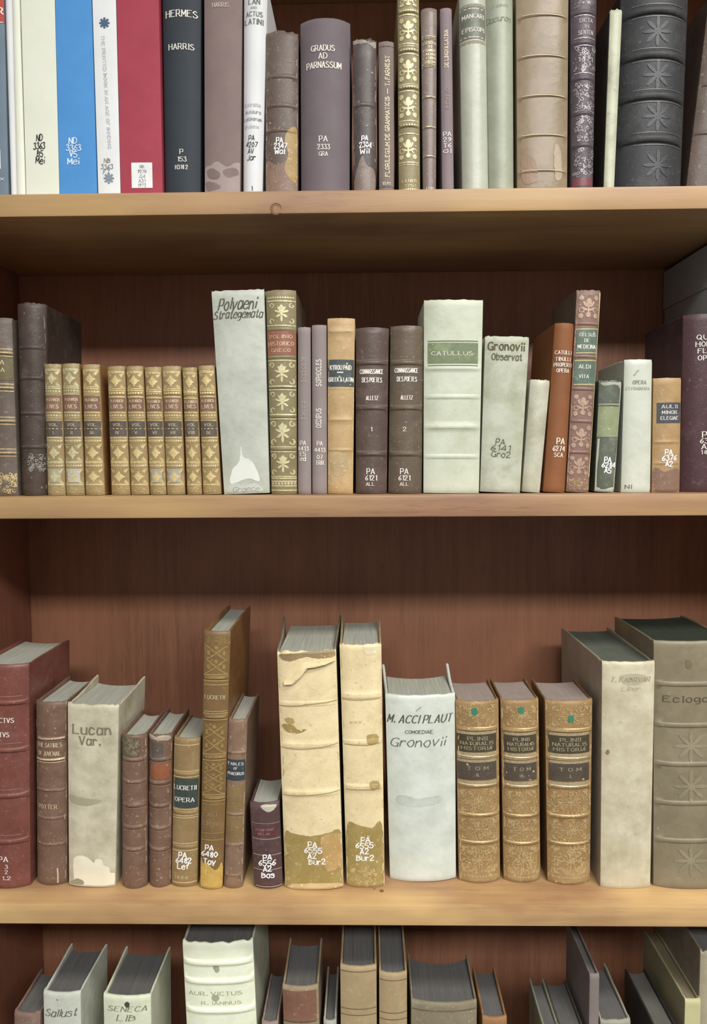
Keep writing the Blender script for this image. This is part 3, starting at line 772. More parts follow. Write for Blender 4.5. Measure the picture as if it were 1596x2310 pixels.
book(2, CL, (703.5, 704.5), (736.5, 738), 733, mv, 'thicker of two mauve-grey cloth books with bold upright titles', b=.0035, D=.1, dec=[
    ('txt', 'SOPHOCLES', 719, 841, 11, 60, PALE, 'serif', 90), ('txt', 'OEDIPUS', 719, 943, 11, 44, PALE, 'serif', 90),
    ('call', ['PA', '4413', 'O7', 'TRR'], 722, (1000, 1015, 1031, 1044), 9, PALE, 'serif', 25)])
book(2, LB, (739, 740), (801, 796.5), 718, lea('#bfa074', '#b09265', '#ccb389'), 'light tan calf book with black label between mauve and dark brown books', b=.004, bands=(747, 947, 1015), bh=.0005, rub=RUBT, bw=.0014, D=.11, dec=[
    ('lab', 739, 811, 799, 872, lea('#4b5352', '#444b4b'), 'title_label', 'black title label'), ('txt', 'KYROU PAID', 769, 829, 10, 48, PALE, 'serif'), ('rul', 761, 775, 840, 2.5, PALE),
    ('txt', 'GREEK & LATIN', 769, 856, 9, 56, PALE, 'serif'), ('rul', 740, 799, 876, 2, GOLD),
    ('poly', [(745, 1022), (765, 1018), (782, 1030), (784, 1060), (760, 1075), (748, 1050)], lea('#b9a27c', '#a89068'), 'rubbed_leather')])
for i, (xa, xb, xc, xd, y0, dx, col) in enumerate(((803, 803, 878.5, 873.5, 739, 0, ('#5f5048', '#54463f')), (882, 877, 958, 953, 735, 79, ('#655a48', '#5d4f45')))):
    o_ = 0 if i == 0 else -4
    d = [('txt', 'CONNAISSANCE', 839+dx, 838+o_*.7, 10, 53, PALE, 'serif'), ('txt', 'DES POETES', 840+dx, 857+o_*.5, 10, 45, PALE, 'serif'), ('txt', 'ALLETZ', 840+dx*.99, 898+o_*.3, 9, 27, PALE, 'serif'),
         ('txt', str(i+1), 838+dx*.96, 968, 9, None, PALE, 'serif'), ('call', ['PA'], 837+dx*.96, (1063,), 12, PALE, 'serif', 36), ('call', ['6121'], 838+dx*.95, (1078,), 11, PALE, 'serif', 26), ('call', ['ALL'], 836+dx*.97, (1092,), 7, PALE, 'serif', 26)]
    for y in (818, 920, 1024): d.append(('rul', xa, xc, y-6, 1.5, lea('#8a7868')))
    book(2, LB, (xa, xb), (xc, xd), y0, lea(*col, rough=.36), 'dark brown half calf book, volume %s of the matching pair' % ('1' if i == 0 else '2'), b=.008, bands=(818, 920, 1024), bh=.0014, bw=.0024, D=.115, dec=d, group='pair of dark brown volumes numbered 1 and 2')
book(2, V_, (958, 957), (1092, 1082.5), 676, vel('#c6cab6', '#bcc0a8', '#9c9e84', amt=.7), 'big pale vellum book with green title band', b=.005, pw=3.2, bands=(830, 895, 963, 1030), bh=.0006, bw=.002, D=.105, wear=.0008, yb=1114, dec=[
    ('lab', 966, 773, 1080, 820, lea('#76825f', '#6b7756'), 'title_label', 'green title band'), ('txt', 'CATULLUS', 1021, 797, 8, 94, PALE, 'serif'),
    ('rul', 966, 1080, 769, 1.8, mat('ink', '#77785f')), ('rul', 966, 1080, 824, 1.8, mat('ink', '#77785f'))])
book(2, V_, (1097, 1085), (1196.5, 1175.5), 760, vel('#bbbdab', '#a0a389', '#7f8168', amt=.64), 'mottled vellum book with large handwritten title and pen shelf mark', b=.004, pw=3, D=.1, wear=.0012, yb=1113, dec=[
    ('txt', 'Gronovii', 1144, 781, 17, 82, mat('ink', '#5d5a42'), 'serif'), ('txt', 'Observat', 1145, 805, 14, 68, mat('ink', '#6d6a52'), 'serif'),
    ('call', ['PA'], 1131, (996,), 12, SEPIA, 'hand', 40), ('call', ['6141', 'Gro2'], 1130, (1010, 1025), 12, SEPIA, 'hand', 43)])
book(2, V_, (1199, 1180), (1243.5, 1220), 858, vel('#c0bfab', '#a9a68f', '#858167', amt=.64), 'small blank cream vellum book leaning against the orange-brown one', b=.004, D=.085, wear=.001, yb=1114)
book(2, CL, (1255.5, 1228.5), (1298.5, 1277.5), 730, clo('#885736', '#7d4f30'), 'orange-brown cloth book leaning right with stamped pale title', b=.005, D=.11, yb=1113, dec=[
    ('txt', 'CATULLI', 1273, 795, 8, 37, PALE, 'serif'), ('txt', 'TIBULLI', 1272, 810, 8, 34, PALE, 'serif'), ('txt', 'PROPERTI', 1272, 823, 8, 40, PALE, 'serif'), ('txt', 'OPERA', 1271, 836, 8, 28, PALE, 'serif'),
    ('call', ['PA'], 1266, (995,), 13, PALE, 'serif', 36), ('call', ['6274'], 1262, (1012,), 11, PALE, 'serif', 27), ('call', ['SCA'], 1261, (1026,), 9, PALE, 'serif', 27)])
RG = mat('gilt', '#b69b86', '#957766')
d = [('lab', 1302, 739, 1351, 799, lea('#5f6f60', '#556557'), 'title_label', 'green title label'), ('lab', 1297, 810, 1347, 871, lea('#5f6f60', '#556557'), 'volume_label', 'green lower label'),
     ('txt', 'CELSUS', 1327, 755, 7, 36, PALE, 'serif'), ('txt', 'DE', 1325, 768, 7, 11, PALE, 'serif'), ('txt', 'MEDICINA', 1325, 782, 8, 40, PALE, 'serif'),
     ('txt', 'ALDI', 1320, 827, 8, 26, PALE, 'serif'), ('txt', 'VITA', 1318, 849, 7, 22, PALE, 'serif'), ('rul', 1302, 1351, 742, 1.8, GOLD), ('rul', 1301, 1350, 796, 1.8, GOLD), ('rul', 1298, 1347, 813, 1.8, GOLD), ('rul', 1296, 1345, 867, 1.8, GOLD)]
for y0, y1, xa, xb in ((662, 722, 1306, 1352), (886, 942, 1294, 1338), (956, 1014, 1290, 1334), (1026, 1074, 1285, 1330)):
    d += [('orn', 'bloom', xa, y0, xb, y1, RG)]
d += [('orn', 'speck', 1283, 1080, 1328, 1106, GOLD2), ('pen', [(1356, 660), (1352, 760), (1345, 880), (1337, 1000), (1331, 1075)], 4, mat('leather', '#cdbd92', '#b8a577'), 'worn_joint')]
book(2, LB, (1304, 1279.5), (1358, 1330), 655, lea('#86695c', '#795c50', '#a58a78'), 'tall leaning red-brown calf book with two green labels and loose boards', b=.003, bands=(730, 804, 877, 950, 1020), bh=.0009, rub=RUBR, bw=.0018, D=.11, flare=(.0005, .008), lift=.003, wear=.001, yb=1111, dec=d, bm=lea('#5c4f45', '#6d6050'))
book(2, LB, (1355, 1344), (1406, 1388), 859, lea('#5d6355', '#52584b', '#a7a792', amt=.62), 'small dark green book with olive label, chalky worn edges and white shelf mark', b=.004, D=.085, wear=.0015, yb=1111, dec=[
    ('lab', 1350, 917, 1400, 983, lea('#8f9573', '#828a66'), 'title_label', 'olive title label'), ('rul', 1352, 1402, 912, 2.5, mat('ink', '#a7a78f')), ('rul', 1349, 1398, 984, 2, mat('ink', '#a7a78f')),
    ('pen', [(1353, 990), (1350, 1030), (1347, 1060), (1346, 1105)], 4, mat('ink', '#b7b7a5'), 'worn_joint'), ('pen', [(1403, 870), (1400, 930), (1396, 1000), (1390, 1060), (1387, 1105)], 2.5, mat('ink', '#b7b7a5'), 'worn_joint'),
    ('poly', [(1346, 1098), (1362, 1104), (1388, 1098), (1388, 1110), (1345, 1110)], pap('#bdbcab'), 'worn_foot'), ('poly', [(1360, 863), (1395, 862), (1404, 862), (1404, 880), (1392, 868), (1365, 870)], pap('#a9aa98'), 'worn_head'),
    ('call', ['PA', '6284', 'A5'], 1373, (1037, 1049, 1061), 11, WHITE, 'bold', 30)])
book(2, V_, (1412.5, 1404.5), (1475, 1470.5), 811, vel('#c5c8b9', '#bcbfae', '#9a9d8b', amt=.7), 'white vellum book with two faint grey title lines near right end', b=.004, pw=3, D=.095, yb=1110, dec=[
    ('txt', 'OPERA', 1444, 862, 8, 30, mat('ink', '#8b8d80'), 'serif'), ('txt', 'ET FRAGMENTA', 1441, 876, 6, 52, mat('ink', '#a3a598'), 'serif'), ('pen', [(1432, 846), (1438, 838), (1442, 835)], 3, mat('ink', '#9fa193')),
    ('txt', 'Ni', 1419, 1098, 8, 14, SEPIA, 'serif')])
book(2, LB, (1478, 1474.5), (1541, 1537), 853, lea('#ab8c62', '#9c7e56', '#bda077'), 'tan calf book with black label just left of the maroon one', b=.004, D=.1, bands=(997, 1045), bh=.0004, bw=.0012, yb=1110, dec=[
    ('lab', 1484, 908, 1539, 954, lea('#4a4c4e', '#424446'), 'title_label', 'black title label'), ('txt', 'AULII', 1512, 917, 7, 36, PALE, 'serif'), ('txt', 'MINOR', 1512, 930, 7, 34, PALE, 'serif'), ('txt', 'ELEGIAE', 1512, 943, 7, 40, PALE, 'serif'),
    ('call', ['PA', '6376', 'A2'], 1510, (1020, 1033, 1046), 11, WHITE, 'bold', 32), ('poly', [(1478, 1056), (1500, 1064), (1534, 1058), (1536, 1106), (1477, 1106)], lea('#85695a', '#77604f'), 'stain')])
book(2, LB, (1551, 1543), (1650, 1640), 708, lea('#4c3335', '#432d2f'), 'maroon book with white title capitals at right end of second row', b=.01, D=.12, yb=1108, dec=[
    ('txt', 'QUINTI', 1604, 760, 10, 58, PALE, 'serif'), ('txt', 'HORATII', 1604, 776, 10, 62, PALE, 'serif'), ('txt', 'FLACCI', 1604, 791, 10, 54, PALE, 'serif'), ('txt', 'OPERA', 1602, 807, 10, 50, PALE, 'serif'),
    ('call', ['PA'], 1598, (980,), 12, PALE, 'serif', 50), ('call', ['6393'], 1601, (994,), 11, PALE, 'serif', 40), ('call', ['A2'], 1596, (1007,), 11, PALE, 'serif', 48), ('call', ['1825'], 1600, (1020,), 8, PALE, 'serif', 38)], bm=lea('#4a3638', '#3f2e30'))
# ================================================================== third shelf
def gild(y, xa, xb, m=GOLD2, t_=2): return ('rul', xa, xb, y, t_, m)
book(3, LB, (-60, -52), (57, 61), 1502, lea('#7a4a40', '#6d4238', '#96695c', rough=.33), 'large red-brown leather book at left end of third row', yb=2007, b=.009, bands=(1585, 1692, 1795, 1898), bh=.0024, bw=.003, D=.125, dec=[
    ('txt', 'TRACTVS', 2, 1625, 10, 55, PALE, 'serif'), ('txt', 'SACTVS', -2, 1657, 10, 44, PALE, 'serif'),
    ('call', ['PA'], 8, (1938,), 11, PALE, 'serif', 40), ('call', ['3', '2', '1.2'], 15, (1955, 1967, 1981), 8, PALE, 'serif', 26)]+[gild(y, -50, 46, mat('gilt', '#a98472', '#8f6a58'), 1.6) for y in (1572, 1678, 1782, 1885)])
book(3, LB, (76, 79), (146, 147), 1586, lea('#7a5f4e', '#6c5243', '#a0887a', amt=.6), 'brown calf book with bright gilt rules between red-brown and mottled vellum books', yb=1999, b=.007, bands=(1666, 1714, 1783, 1846, 1905), bh=.0009, rub=RUB, bw=.0018, D=.1, lift=.002, wear=.001, dec=[
    gild(1666, 82, 143, GOLDTXT, 3.5), gild(1713, 80, 143, GOLDTXT, 3.5), gild(1720, 80, 143, GOLDTXT, 1.6), ('txt', 'THE SATIRES', 110, 1681, 9, 54, GOLDTXT, 'serif'), ('txt', 'OF JUVENAL', 110, 1700, 9, 50, GOLDTXT, 'serif'),
    ('txt', 'POTTER', 107, 1820, 9, 42, GOLDTXT, 'serif'), ('pen', [(129, 1960), (130, 1975), (130, 1992)], 3, mat('ink', '#bfae9b'), 'scratch')])
book(3, V_, (150, 153), (266, 258), 1592, vel('#ccc4aa', '#b0a88e', '#857f66', amt=.62), 'stained grey-cream vellum book with paper remnant at its foot', yb=2004, b=.004, pw=3, D=.095, flare=(0, .003), lift=.007, wear=.0015, hollow=.008, dec=[
    ('txt', 'Lucan', 207, 1646, 20, 84, mat('ink', '#7b745d'), 'serif'), ('txt', 'Var.', 203, 1671, 18, 46, mat('ink', '#7b745d'), 'serif'),
    ('poly', [(168, 1935), (186, 1930), (203, 1938), (212, 1946), (217, 1938), (229, 1940), (234, 1952), (245, 1958), (248, 1970), (258, 1975), (256, 1998), (190, 2001), (155, 1998), (165, 1985), (164, 1952)], pap('#ece3cb', '#ddd3b9'), 'paper_remnant'),
    ('poly', [(157, 1994), (168, 1984), (176, 1982), (188, 1987), (187, 1995)], vel('#9c937a', '#8c846c'), 'stain', .0006),
    ('poly', [(155, 1795), (185, 1800), (230, 1806), (200, 1818), (160, 1812)], vel('#a29a81', '#a9a188'), 'stain', .0002)])
brn = lea('#7b604f', '#6c5344', '#a48c7a', amt=.6)
book(3, LB, (271, 271), (327, 327.5), 1660, brn, 'left one of two small ribbed brown calf books, with faded brown title panel', yb=2007, b=.008, bands=(1714, 1764, 1817, 1866, 1916), bh=.0016, rub=RUB, bw=.0024, D=.085, lift=.002, wear=.0012, dec=[
    ('lab', 273, 1664, 315, 1708, lea('#655a47', '#5b513f'), 'dark_panel', 'dark worn top panel'), ('orn', 'speck', 276, 1668, 314, 1704, mat('ink', '#8c8069'))]+[gild(y, 274, 326, mat('gilt', '#a58c70', '#8c735c'), 1.4) for y in (1722, 1770, 1824, 1873, 1923)], group='two small ribbed brown calf books')
book(3, LB, (332, 332.5), (385, 382), 1659, brn, 'right one of two small ribbed brown calf books, with orange-brown title panel', yb=2004, b=.008, bands=(1713, 1766, 1818, 1868, 1916), bh=.0016, rub=RUB, bw=.0024, D=.09, lift=.002, wear=.0012, dec=[
    ('lab', 341, 1677, 368, 1709, lea('#5c564e', '#514b44'), 'dark_panel', 'dark worn top panel'), ('lab', 338, 1724, 382, 1758, lea('#935c3e', '#86523a'), 'title_label', 'orange-brown title panel'),
    ('poly', [(333, 1659), (350, 1662), (368, 1660), (382, 1664), (380, 1672), (356, 1670), (336, 1668)], pap('#b8a996'), 'worn_head')]+[gild(y, 334, 383, mat('gilt', '#a58c70', '#8c735c'), 1.4) for y in (1721, 1774, 1825, 1875, 1923)], group='two small ribbed brown calf books')
d = [('lab', 392, 1757, 446, 1823, lea('#424b46', '#3b433f'), 'title_label', 'black-green title label'), ('txt', 'LUCRETII', 417, 1777, 9, 49, PALE, 'serif'), ('txt', 'OPERA', 416, 1804, 9, 43, PALE, 'serif'),
     ('call', ['PA', '6482', 'Lef'], 413, (1928, 1941, 1954), 11.5, WHITE, 'bold', 34), ('txt', '1884', 408, 1979, 7, 32, GOLDTXT, 'serif')]
for y in (1681, 1740, 1753, 1826, 1840, 1845, 1903, 1919, 1991): d.append(gild(y, 388, 448, mat('gilt', '#d6bd88', '#bb9f69'), 2.6))
book(3, LB, (391, 385), (450, 443), 1668, lea('#957d57', '#876f4b', '#ac9570'), 'light tan calf book with black-green label and double gilt rules', yb=2003, b=.005, bands=(1747, 1834, 1911), bh=.0008, bw=.002, D=.085, dec=d)
GLT = mat('gilt', '#a98f58', '#8d7443'); tan2 = lea('#80653f', '#735a3c', '#9a8058')
d = []
for y0, y1, xa, xb in ((1437, 1452, 461, 516), (1458, 1520, 462, 514), (1636, 1698, 458, 509), (1722, 1790, 457, 506)): d.append(('orn', 'lattice', xa, y0, xb, y1, GLT))
for y in (1529, 1617, 1708, 1800):
    d += [gild(y-7, 457, 514, mat('gilt', '#c2a56c', '#a88a56'), 2), gild(y, 462, 508, GLT, 4), gild(y+7, 457, 514, mat('gilt', '#c2a56c', '#a88a56'), 2)]
d += [gild(1545, 460, 514, mat('gilt', '#c2a56c'), 2), gild(1605, 459, 512, mat('gilt', '#c2a56c'), 2), ('txt', 'LUCRETII', 484, 1573, 8, 44, GOLDTXT, 'serif'), ('txt', 'CARI', 474, 1838, 8, 30, mat('gilt', '#b49a6b'), 'serif'), ('txt', 'LIB. VI', 474, 1858, 7, 28, mat('gilt', '#b49a6b'), 'serif'),
      gild(1815, 456, 505, GLT, 2), gild(1880, 454, 503, GLT, 2), gild(1895, 454, 503, GLT, 3),
      ('poly', [(450, 1937), (460, 1950), (470, 1946), (478, 1958), (490, 1962), (500, 1948), (500, 2008), (450, 2008)], lea('#c3a25a', '#b4934e'), 'torn_bare_foot'),
      ('call', ['PA', '6480', 'Tay'], 474, (1912, 1927, 1944), 11.5, WHITE, 'bold', 36)]
book(3, LB, (460, 450), (519, 501), 1426, tan2, 'tallest narrow tan calf book with gilt lattice tooling and bare yellow foot', yb=2008, b=.004, bands=(1529, 1617, 1708, 1800), bh=.0008, bw=.002, D=.15, sq=.001, dec=d, gap=.005, bm=lea('#8a6238', '#7b5630'))
book(3, LB, (514.5, 504.5), (557, 546), 1625, lea('#8a6f5a', '#7c6350', '#aa927c', amt=.6), 'thin mottled tan calf book with small blue-black label', yb=2006, b=.004, bands=(1697, 1837, 1905, 1975), bh=.0006, rub=RUB, bw=.0016, D=.1, wear=.001, dec=[
    ('lab', 511, 1714, 553, 1761, lea('#40474a', '#394145'), 'title_label', 'blue-black title label'), ('txt', 'FABLES', 532, 1723, 6, 34, PALE, 'serif'), ('txt', 'OF', 532, 1733, 5, 9, PALE, 'serif'), ('txt', 'PHAEDRUS', 532, 1745, 6, 36, PALE, 'serif'),
    gild(1697, 511, 553, mat('gilt', '#b49a86'), 3), gild(1836, 507, 549, mat('gilt', '#b49a86'), 2), gild(1905, 505, 548, mat('gilt', '#b49a86'), 2.5),
    ('poly', [(506, 1840), (530, 1846), (548, 1842), (547, 1898), (506, 1896)], lea('#7d6645', '#8a7350'), 'stain'), ('poly', [(508, 1770), (530, 1776), (551, 1770), (549, 1830), (508, 1832)], lea('#7d6645', '#8a7350'), 'stain')])
book(3, LB, (562, 572.5), (629, 637), 1816, lea('#5a4442', '#4f3b3a', '#7b6662'), 'smallest maroon calf book with chipped head and white pen shelf mark', yb=2009, b=.006, D=.075, cap=.003, gap=.002, dec=[
    ('poly', [(588, 1819), (600, 1817), (622, 1818), (620, 1826), (606, 1832), (594, 1826)], pap('#c4bca8'), 'chipped_headcap'),
    ('lab', 572, 1866, 622, 1887, lea('#64393a', '#5a3233'), 'title_label', 'dull red title label'), ('txt', 'POMPONII', 597, 1872, 5, 38, mat('ink', '#96807c'), 'serif'), ('txt', 'MELAE', 597, 1881, 5, 28, mat('ink', '#96807c'), 'serif'),
    gild(1858, 567, 630, mat('ink', '#93827c'), 1.3), gild(1893, 569, 632, mat('ink', '#a8958e'), 1.6), gild(1929, 571, 634, mat('ink', '#a8958e'), 1.6), gild(1962, 573, 635, mat('ink', '#a8958e'), 1.6), gild(2000, 576, 637, mat('ink', '#a8958e'), 2),
    ('call', ['PA', '6556', 'A2', 'Bos'], 604, (1934, 1947, 1960, 1974), 11.5, WHITE, 'bold', 36)])
crm = lea('#e8d5a9', '#dcc89b', '#c9b182', amt=.6, rough=.55); crm2 = lea('#a5905a', '#978049', '#c3ad78', amt=.58)
crease = mat('ink', '#a88f5c')
r10, sp10, fr10, loc10, g10 = book(3, LB, (624, 643), (758, 775), 1470, crm, 'thick cream book with torn peeling spine and wide splayed boards', yb=2010, b=.006, pw=3.2, bands=(1588, 1682, 1790), bh=.0006, rub=mat('leather', '#eadbb8', '#b49c6a'), bw=.003, D=.135, flare=(.007, .002), lift=.009, sq=.004, wear=.0025, rag=.003, gap=.001, hollow=.004, bm=lea('#8f8976', '#807a68', '#6f6a58'), dec=[
    ('poly', [(630, 1478), (660, 1474), (700, 1470), (742, 1466), (757, 1464), (757, 1482), (720, 1486), (690, 1482), (655, 1492), (635, 1488)], lea('#9a8560', '#87734f'), 'exposed_lining'),
    ('pen', [(628, 1594), (670, 1592), (700, 1588), (760, 1582)], 2.6, crease, 'crease'), ('pen', [(633, 1688), (690, 1690), (764, 1679)], 2, crease, 'crease'), ('pen', [(639, 1795), (700, 1793), (768, 1786)], 2, crease, 'crease'),
    ('poly', [(637, 1636), (660, 1635), (672, 1646), (692, 1645), (680, 1653), (655, 1654), (640, 1646)], lea('#a38c54', '#96804a'), 'stain'), ('poly', [(642, 1623), (660, 1620), (664, 1632), (650, 1634)], lea('#b09a66', '#a48d58'), 'stain'),
    ('poly', [(641, 1888), (664, 1882), (700, 1886), (740, 1880), (771, 1884), (775, 2008), (643, 2008)], crm2, 'lower_leather'),
    ('poly', [(726, 1888), (768, 1886), (771, 1950), (740, 1966), (728, 1930)], lea('#bb9a66', '#ad8c58'), 'rubbed_leather', .00045),
    ('pen', [(645, 1968), (700, 1972), (770, 1962)], 2, crease, 'crease'),
    ('poly', [(655, 1998), (700, 1992), (760, 1994), (770, 2006), (660, 2009)], lea('#d3bb8d', '#c3aa7a'), 'worn_foot', .0005),
    ('call', ['PA', '6555', 'A2'], 706, (1905, 1918, 1931), 11.5, WHITE, 'bold', 38), ('call', ['Bur2'], 716, (1944,), 11.5, WHITE, 'bold', 36)], group='two tall cream books with dark feet')
# curled strip of leather peeling off the head of that spine
pts_t = [(640, 1537), (655, 1533), (668, 1515), (684, 1496), (700, 1492), (730, 1490), (756, 1486)]
pts_b = [(643, 1544), (660, 1542), (680, 1524), (695, 1505), (712, 1503), (735, 1498), (757, 1490)]
V = []
nk = 4
for (a_, b_) in zip(pts_t, pts_b):
    for k in range(nk+1):
        t_ = k/nk; x, z = loc10(a_[0]+(b_[0]-a_[0])*t_, a_[1]+(b_[1]-a_[1])*t_)
        V.append(tuple(fr10(x, z, .0006+.005*math.sin(t_*2.0))))
nv = len(V); V += [(x, y+.0006, z) for x, y, z in V]
Fc = []
for i in range(len(pts_t)-1):
    for k in range(nk):
        q = [i*(nk+1)+k, i*(nk+1)+k+1, (i+1)*(nk+1)+k+1, (i+1)*(nk+1)+k]
        Fc += [q, [nv+j for j in reversed(q)]]
link_mesh('torn_flap', V, Fc, crm, sp10, 60)
book(3, LB, (766, 783), (861, 868.5), 1455, crm, 'narrower tall cream book with pale torn chip at head of spine', yb=2004, b=.005, pw=3, bands=(1570, 1674, 1776), bh=.0006, rub=mat('leather', '#eadbb8', '#b49c6a'), bw=.003, D=.125, flare=(.002, .001), lift=.009, sq=.002, wear=.002, gap=.002, hollow=.003, bm=lea('#b09f7c', '#a08f6c', '#7f7356'), dec=[
    ('poly', [(822, 1455), (845, 1456), (858, 1460), (848, 1474), (826, 1476)], lea('#e6d9b8', '#dac9a2'), 'torn_chip'),
    ('pen', [(772, 1577), (800, 1579), (858, 1576)], 2.4, crease, 'crease'), ('pen', [(778, 1680), (830, 1681), (856, 1676)], 2.2, crease, 'crease'), ('pen', [(780, 1782), (860, 1780)], 2, crease, 'crease'),
    ('poly', [(828, 1660), (845, 1656), (856, 1664), (850, 1678), (832, 1680)], lea('#b39b66', '#a68f5a'), 'stain'), ('poly', [(834, 1766), (852, 1762), (858, 1776), (840, 1784)], lea('#b39b66', '#a68f5a'), 'stain'),
    ('txt', 'xxx', 803, 1628, 7, 26, mat('ink', '#a59071'), 'script'),
    ('poly', [(783, 1866), (810, 1862), (840, 1868), (862, 1862), (867, 2004), (783, 2004)], crm2, 'lower_leather'),
    ('orn', 'speck', 788, 1955, 864, 1998, lea('#c6b184', '#b09a6a')),
    ('call', ['PA', '6555', 'A2', 'Bur2'], 824, (1894, 1907, 1920, 1935), 11.5, WHITE, 'bold', 38)], group='two tall cream books with dark feet')
book(3, V_, (870, 881), (1029, 1031), 1570, vel('#d5d9cd', '#c3c8bb', '#a9ada1', rough=.27, amt=.7), 'broad grey-white glossy vellum book with ornate handwritten black title', yb=1991, b=.008, pw=2.6, D=.085, flare=(.002, .001), lift=.014, wear=.001, hollow=.012, gap=.002, t=.0032, dec=[
    ('txt', 'M. ACCI PLAUT', 950, 1622, 17, 140, mat('ink', '#55564c'), 'ital'), ('txt', 'COMOEDIAE', 946, 1651, 7, 60, mat('ink', '#5d5e54'), 'sans'), ('txt', 'Gronovii', 945, 1674, 19, 118, mat('ink', '#66675c'), 'script'),
    ('pen', [(940, 1603), (946, 1598), (950, 1595)], 3, mat('ink', '#a3a69a')), ('poly', [(900, 1796), (930, 1798), (940, 1802), (990, 1796), (992, 1812), (930, 1820), (896, 1812)], vel('#c5cabf', '#b9beb3', rough=.3), 'stain')])
PG = mat('gilt', '#c6ac7c', '#ab9061'); pl = lea('#9f8056', '#8f724b', '#b89b6f', amt=.58); plab = lea('#4e4534', '#463e2f')
for i, (xa, xb, xc, xd, y0, yb_, num, dot, lab_) in enumerate(((1030, 1038, 1128, 1131.5, 1584, 1994, 'II', (1071, 1605), 'first on the left'), (1132.5, 1140, 1219, 1223.5, 1582, 1993, 'III', (1176, 1602), 'middle one'), (1234, 1240, 1342, 1336, 1583, 1998, 'I', (1289, 1621), 'right-hand one'))):
    d = []; o_ = (0, 2, 3)[i]
    def tx(y): s_ = (y-y0)/(yb_-y0); return xa+(xb-xa)*s_+(8 if i else 3), xc+(xd-xc)*s_-8
    def bar(kk, ya, y1, mm=PG): a_, b_ = tx((ya+y1)/2); return ('orn', kk, a_, ya+o_, b_, y1+o_, mm)
    GS = mat('gilt', '#c9bd9c', '#a79a78')
    d += [bar('star', 1589, 1638), ('orn', 'speck', *[v for v in (tx(1610)[0], 1589+o_, tx(1610)[1], 1638+o_)], PG)]
    for y in (1641, 1646): d.append(('rul', *tx(y), y+o_, 2, PG))
    a_, b_ = tx(1677); d.append(('lab', a_-3, 1656+o_, b_+1, 1697+o_, plab, 'title_label', 'dark olive title label'))
    for s_, y, w_ in (('PLINII', 1666, .5), ('NATURALIS', 1677, .84), ('HISTORIÆ', 1688, .80)): d.append(('txt', s_, (a_+b_)/2, y+o_, 7, (b_-a_)*w_, GS, 'serif'))
    d += [bar('scallop', 1650, 1656, GS), bar('scallop', 1697, 1703, GS), bar('scallop', 1713, 1719, GS), bar('scallop', 1761, 1767, GS)]
    for y in (1706, 1711, 1770): d.append(('rul', *tx(y), y+o_, 1.8, GS))
    a_, b_ = tx(1740); d.append(('lab', a_-3, 1720+o_, b_+1, 1760+o_, lea('#574c41', '#4d4439'), 'volume_label', 'dark volume label'))
    d += [('txt', 'T O M', (a_+b_)/2, 1733+o_, 7, (b_-a_)*.55, GS, 'serif'), ('txt', num+'.', (a_+b_)/2, 1748+o_, 6, None, GS, 'serif')]
    for ya, y1 in ((1781, 1834), (1846, 1896), (1908, 1972)): d += [bar('star', ya, y1), bar('speck', ya, y1)]
    for y in (1777, 1836, 1843, 1898, 1905): d.append(('rul', *tx(y), y+o_, 2, PG))
    a_, b_ = tx(1980); d += [bar('dots', 1974, 1980), ('poly', [(a_+4, 1950), ((a_+b_)/2, 1962), (b_, 1946), (b_, 1990), (a_+4, 1990)], lea('#a48a62', '#937850'), 'rubbed_leather', .0002)]
    d.append(('poly', [(dot[0]-6, dot[1]-6), (dot[0]+5, dot[1]-7), (dot[0]+6, dot[1]+6), (dot[0]-5, dot[1]+7)], pap('#3f7f62', '#38745a'), 'green_dot', .0008))
    book(3, LB, (xa, xb), (xc, xd), y0, pl, f'{lab_} of three green-dotted gilt calf volumes, numbered {num}', yb=yb_, b=.008, bands=(1646+o_, 1709+o_, 1773+o_, 1839+o_, 1901+o_), bh=.0012, rub=RUBT, bw=.0022, D=.08, gap=.0015, dec=d, bm=lea('#7d5f3d', '#6f5336'), pm=mat('pages', '#a3948a', '#8f8178'), lift=.0035, hollow=.004, group='three gilt calf volumes with green dots')
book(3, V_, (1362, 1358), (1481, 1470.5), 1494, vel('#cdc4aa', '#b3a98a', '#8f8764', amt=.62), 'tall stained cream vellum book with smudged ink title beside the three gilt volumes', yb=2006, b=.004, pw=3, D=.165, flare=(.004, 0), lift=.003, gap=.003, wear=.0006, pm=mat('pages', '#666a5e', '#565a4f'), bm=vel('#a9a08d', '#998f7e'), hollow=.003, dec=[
    ('txt', 'T. FABRVAR', 1425, 1533, 10, 86, mat('ink', '#9a9179'), 'ital'), ('txt', 'Liber', 1425, 1553, 9, 40, mat('ink', '#b3aa92'), 'script'),
    ('poly', [(1400, 1524), (1440, 1520), (1464, 1530), (1440, 1545), (1408, 1542)], vel('#b3a98f', '#a89e84'), 'stain', .0002),
    ('poly', [(1372, 1692), (1377, 1696), (1373, 1704), (1368, 1700)], mat('ink', '#7d765e'), 'stain')])
gy = vel('#877c64', '#796f58', '#9f957b', amt=.62)
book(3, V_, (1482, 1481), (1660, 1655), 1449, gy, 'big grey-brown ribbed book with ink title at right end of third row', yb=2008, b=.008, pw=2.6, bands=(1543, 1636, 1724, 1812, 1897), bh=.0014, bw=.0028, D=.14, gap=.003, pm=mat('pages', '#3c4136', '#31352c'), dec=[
    ('txt', 'Ecloga', 1550, 1577, 13, 96, mat('ink', '#5a523d'), 'serif'), ('poly', [(1548, 1490), (1560, 1492), (1562, 1506), (1550, 1508)], mat('vellum', '#766c54'), 'stain'),
    ('orn', 'leafburst', 1540, 1660, 1580, 1706, vel('#938971')), ('orn', 'leafburst', 1540, 1752, 1580, 1796, vel('#91876e')), ('orn', 'leafburst', 1540, 1920, 1580, 1964, vel('#91876e'))])

